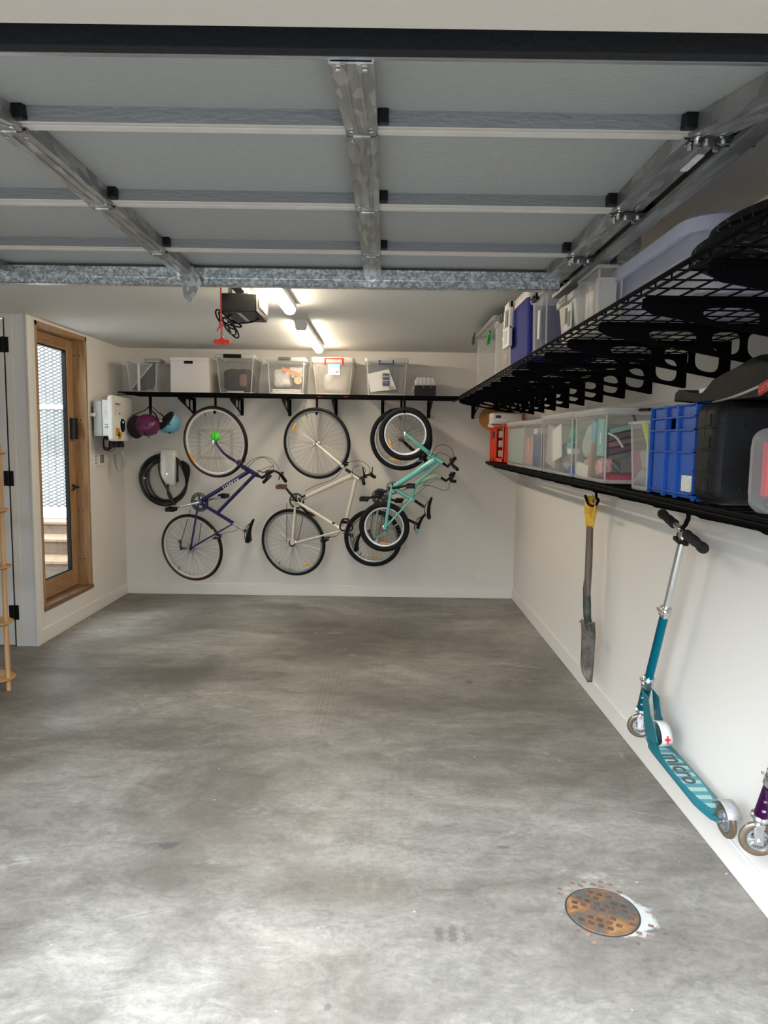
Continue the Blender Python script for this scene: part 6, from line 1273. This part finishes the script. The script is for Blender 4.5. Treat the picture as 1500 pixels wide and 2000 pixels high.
    for r0, r1 in zip(rows, rows[1:]): bm.faces.new((r0[0], r0[1], r1[1], r1[0]))
    b.build('brake_fender', mat('brushed_fender', (.42, .42, .42), .4, .5, bump=.3, bscale=80), t, solid=.003)
    return t
scooter('teal kick scooter with a striped deck and black foam grips, hanging on the side wall', (.0, .20, .30), (.004, .13, .17), 0, 0)
scooter('dark purple kick scooter hanging nearest the camera at the right edge', (.07, .005, .09), (.03, .004, .045), -1.035, .058, cross=False)
p = at(1345, 1000, 'X', 1.19); b = HK([(1.19, p.y, ZL-.02), (1.19, p.y, ZL-.10), at(1343, 1015, 'X', 1.19), at(1338, 1026, 'X', 1.20), at(1333, 1030, 'X', 1.21)], .009); tag(b.build('hook', BLACK), 'black hook under the lower side shelf holding the teal scooter', 'hook')
b = HK([(1.19, p.y-1.035, ZL-.02), (1.19, p.y-1.035, ZL-.07), (1.19, p.y-1.04, ZL-.12), (1.20, p.y-1.07, ZL-.14), (1.20, p.y-1.09, ZL-.12)], .009); tag(b.build('hook', BLACK), 'black hook under the lower side shelf holding the purple scooter', 'hook')
# ---------------------------------------------------------------- rusty cover in the floor
def rust():
    m, nt, out = _new('rusty_iron'); b = N(nt, 'ShaderNodeBsdfPrincipled', i_Roughness=.85); nt.links.new(b.outputs[0], out.inputs[0])
    tc = N(nt, 'ShaderNodeTexCoord'); no = N(nt, 'ShaderNodeTexNoise', i_Scale=9., i_Detail=9., i_Distortion=.6); nt.links.new(tc.outputs['Object'], no.inputs['Vector'])
    rp = ramp(nt, [(.34, (.045, .048, .048)), (.47, (.075, .065, .05)), (.53, (.13, .065, .028)), (.62, (.22, .105, .035)), (.75, (.30, .18, .07))]); nt.links.new(no.outputs[0], rp.inputs[0]); nt.links.new(rp.outputs[0], b.inputs['Base Color'])
    n2 = N(nt, 'ShaderNodeTexNoise', i_Scale=90.); nt.links.new(tc.outputs['Object'], n2.inputs['Vector']); bp = N(nt, 'ShaderNodeBump', i_Strength=.5, i_Distance=.004); nt.links.new(n2.outputs[0], bp.inputs['Height']); nt.links.new(bp.outputs[0], b.inputs['Normal']); return m
cx, cy = .760, 2.228; t = thing('drain_cover', 'round rusty iron drain cover set in the concrete floor', 'drain cover', (cx, cy, 0))
MB().lathe([(.124, 0), (.124, .0012), (.118, .0012), (.118, 0)], (cx, cy, 0), (0, 0, 1), 48).build('joint', mat('joint_dark', (.03, .025, .02), .9), t)
MB().lathe([(.001, .004), (.117, .004), (.118, .0025), (.118, .0), (.001, .0)], (cx, cy, 0), (0, 0, 1), 48).build('disc', rust(), t)
ST = mat('rust_stud', (.07, .032, .02), .85, var=.5, vscale=30); rnd = random.Random(2); a_ = R_(-26)
e1, e2 = V((cos(a_), sin(a_), 0)), V((-sin(a_), cos(a_), 0))
b = MB()
for i in range(-6, 7):
    for j in range(-6, 7):
        off = e1*((i+(.25 if j % 2 else 0))*.031)+e2*(j*.027)
        if off.length < .106: (b if rnd.random() < .85 else MB()).obox(V((cx, cy, .0048))+off, (e1+e2*.0)*.0092, e2*.0075, (0, 0, .0012))
        elif (abs(off.dot(e1+e2)) < .19 and off.length > .135 and off.length < .165 and rnd.random() < .55): MB().obox(V((cx, cy, .0006))+off, e1*.0085, e2*.0062, (0, 0, .0012)).build('stud', mat('worn_stud', (.16, .10, .075), .85, var=.5, vscale=30), t)
b.build('tread_pattern', ST, t)
# ================================================================ light, world, camera
w = bpy.data.worlds.new('overcast'); SC.world = w; w.use_nodes = True; nt = w.node_tree; nt.nodes.clear()
bg = N(nt, 'ShaderNodeBackground'); out = N(nt, 'ShaderNodeOutputWorld'); nt.links.new(bg.outputs[0], out.inputs[0])
tc = N(nt, 'ShaderNodeTexCoord'); sx = N(nt, 'ShaderNodeSeparateXYZ'); nt.links.new(tc.outputs['Generated'], sx.inputs[0])
rp = ramp(nt, [(0, (.2, .19, .18)), (.5, (.26, .27, .27)), (.56, (.42, .45, .47)), (.75, (1.56, 1.73, 1.90)), (1, (2.3, 2.6, 2.88))])
mr = N(nt, 'ShaderNodeMapRange'); mr.inputs[1].default_value = -1; mr.inputs[2].default_value = 1; nt.links.new(sx.outputs[2], mr.inputs[0]); nt.links.new(mr.outputs[0], rp.inputs[0])
# bright lobe added to the sky behind the camera, lights floor and right wall
vm = N(nt, 'ShaderNodeVectorMath', operation='DOT_PRODUCT'); nt.links.new(tc.outputs['Generated'], vm.inputs[0]); vm.inputs[1].default_value = V((-.42, -.66, .62)).normalized()
mx = N(nt, 'ShaderNodeMath', operation='MAXIMUM'); nt.links.new(vm.outputs['Value'], mx.inputs[0]); mx.inputs[1].default_value = 0
pw = N(nt, 'ShaderNodeMath', operation='POWER'); nt.links.new(mx.outputs[0], pw.inputs[0]); pw.inputs[1].default_value = 7
ml = N(nt, 'ShaderNodeMath', operation='MULTIPLY_ADD'); nt.links.new(pw.outputs[0], ml.inputs[0]); ml.inputs[1].default_value = GLOW; ml.inputs[2].default_value = SKY
nt.links.new(rp.outputs[0], bg.inputs[0]); nt.links.new(ml.outputs[0], bg.inputs[1])
cam = bpy.data.cameras.new('camera'); co = bpy.data.objects.new('camera', cam); COL.objects.link(co)
mtx = Matrix((( _r.x, _u.x, -_f.x, EYE.x), (_r.y, _u.y, -_f.y, EYE.y), (_r.z, _u.z, -_f.z, EYE.z), (0, 0, 0, 1)))
co.matrix_world = mtx
cam.sensor_fit = 'VERTICAL'; cam.sensor_height = 36; cam.sensor_width = 27; cam.lens = FPX/2000*36; cam.clip_start = .02
SC.camera = co
SC.view_settings.view_transform = 'Standard'; SC.view_settings.look = 'None'; SC.view_settings.gamma = 1; SC.view_settings.use_curve_mapping = False
SC.view_settings.exposure = EXPO
SC.cycles.max_bounces = 10; SC.cycles.diffuse_bounces = 5; SC.cycles.transparent_max_bounces = 24; SC.cycles.caustics_reflective = False; SC.cycles.caustics_refractive = False
SC.cycles.sample_clamp_indirect = 6
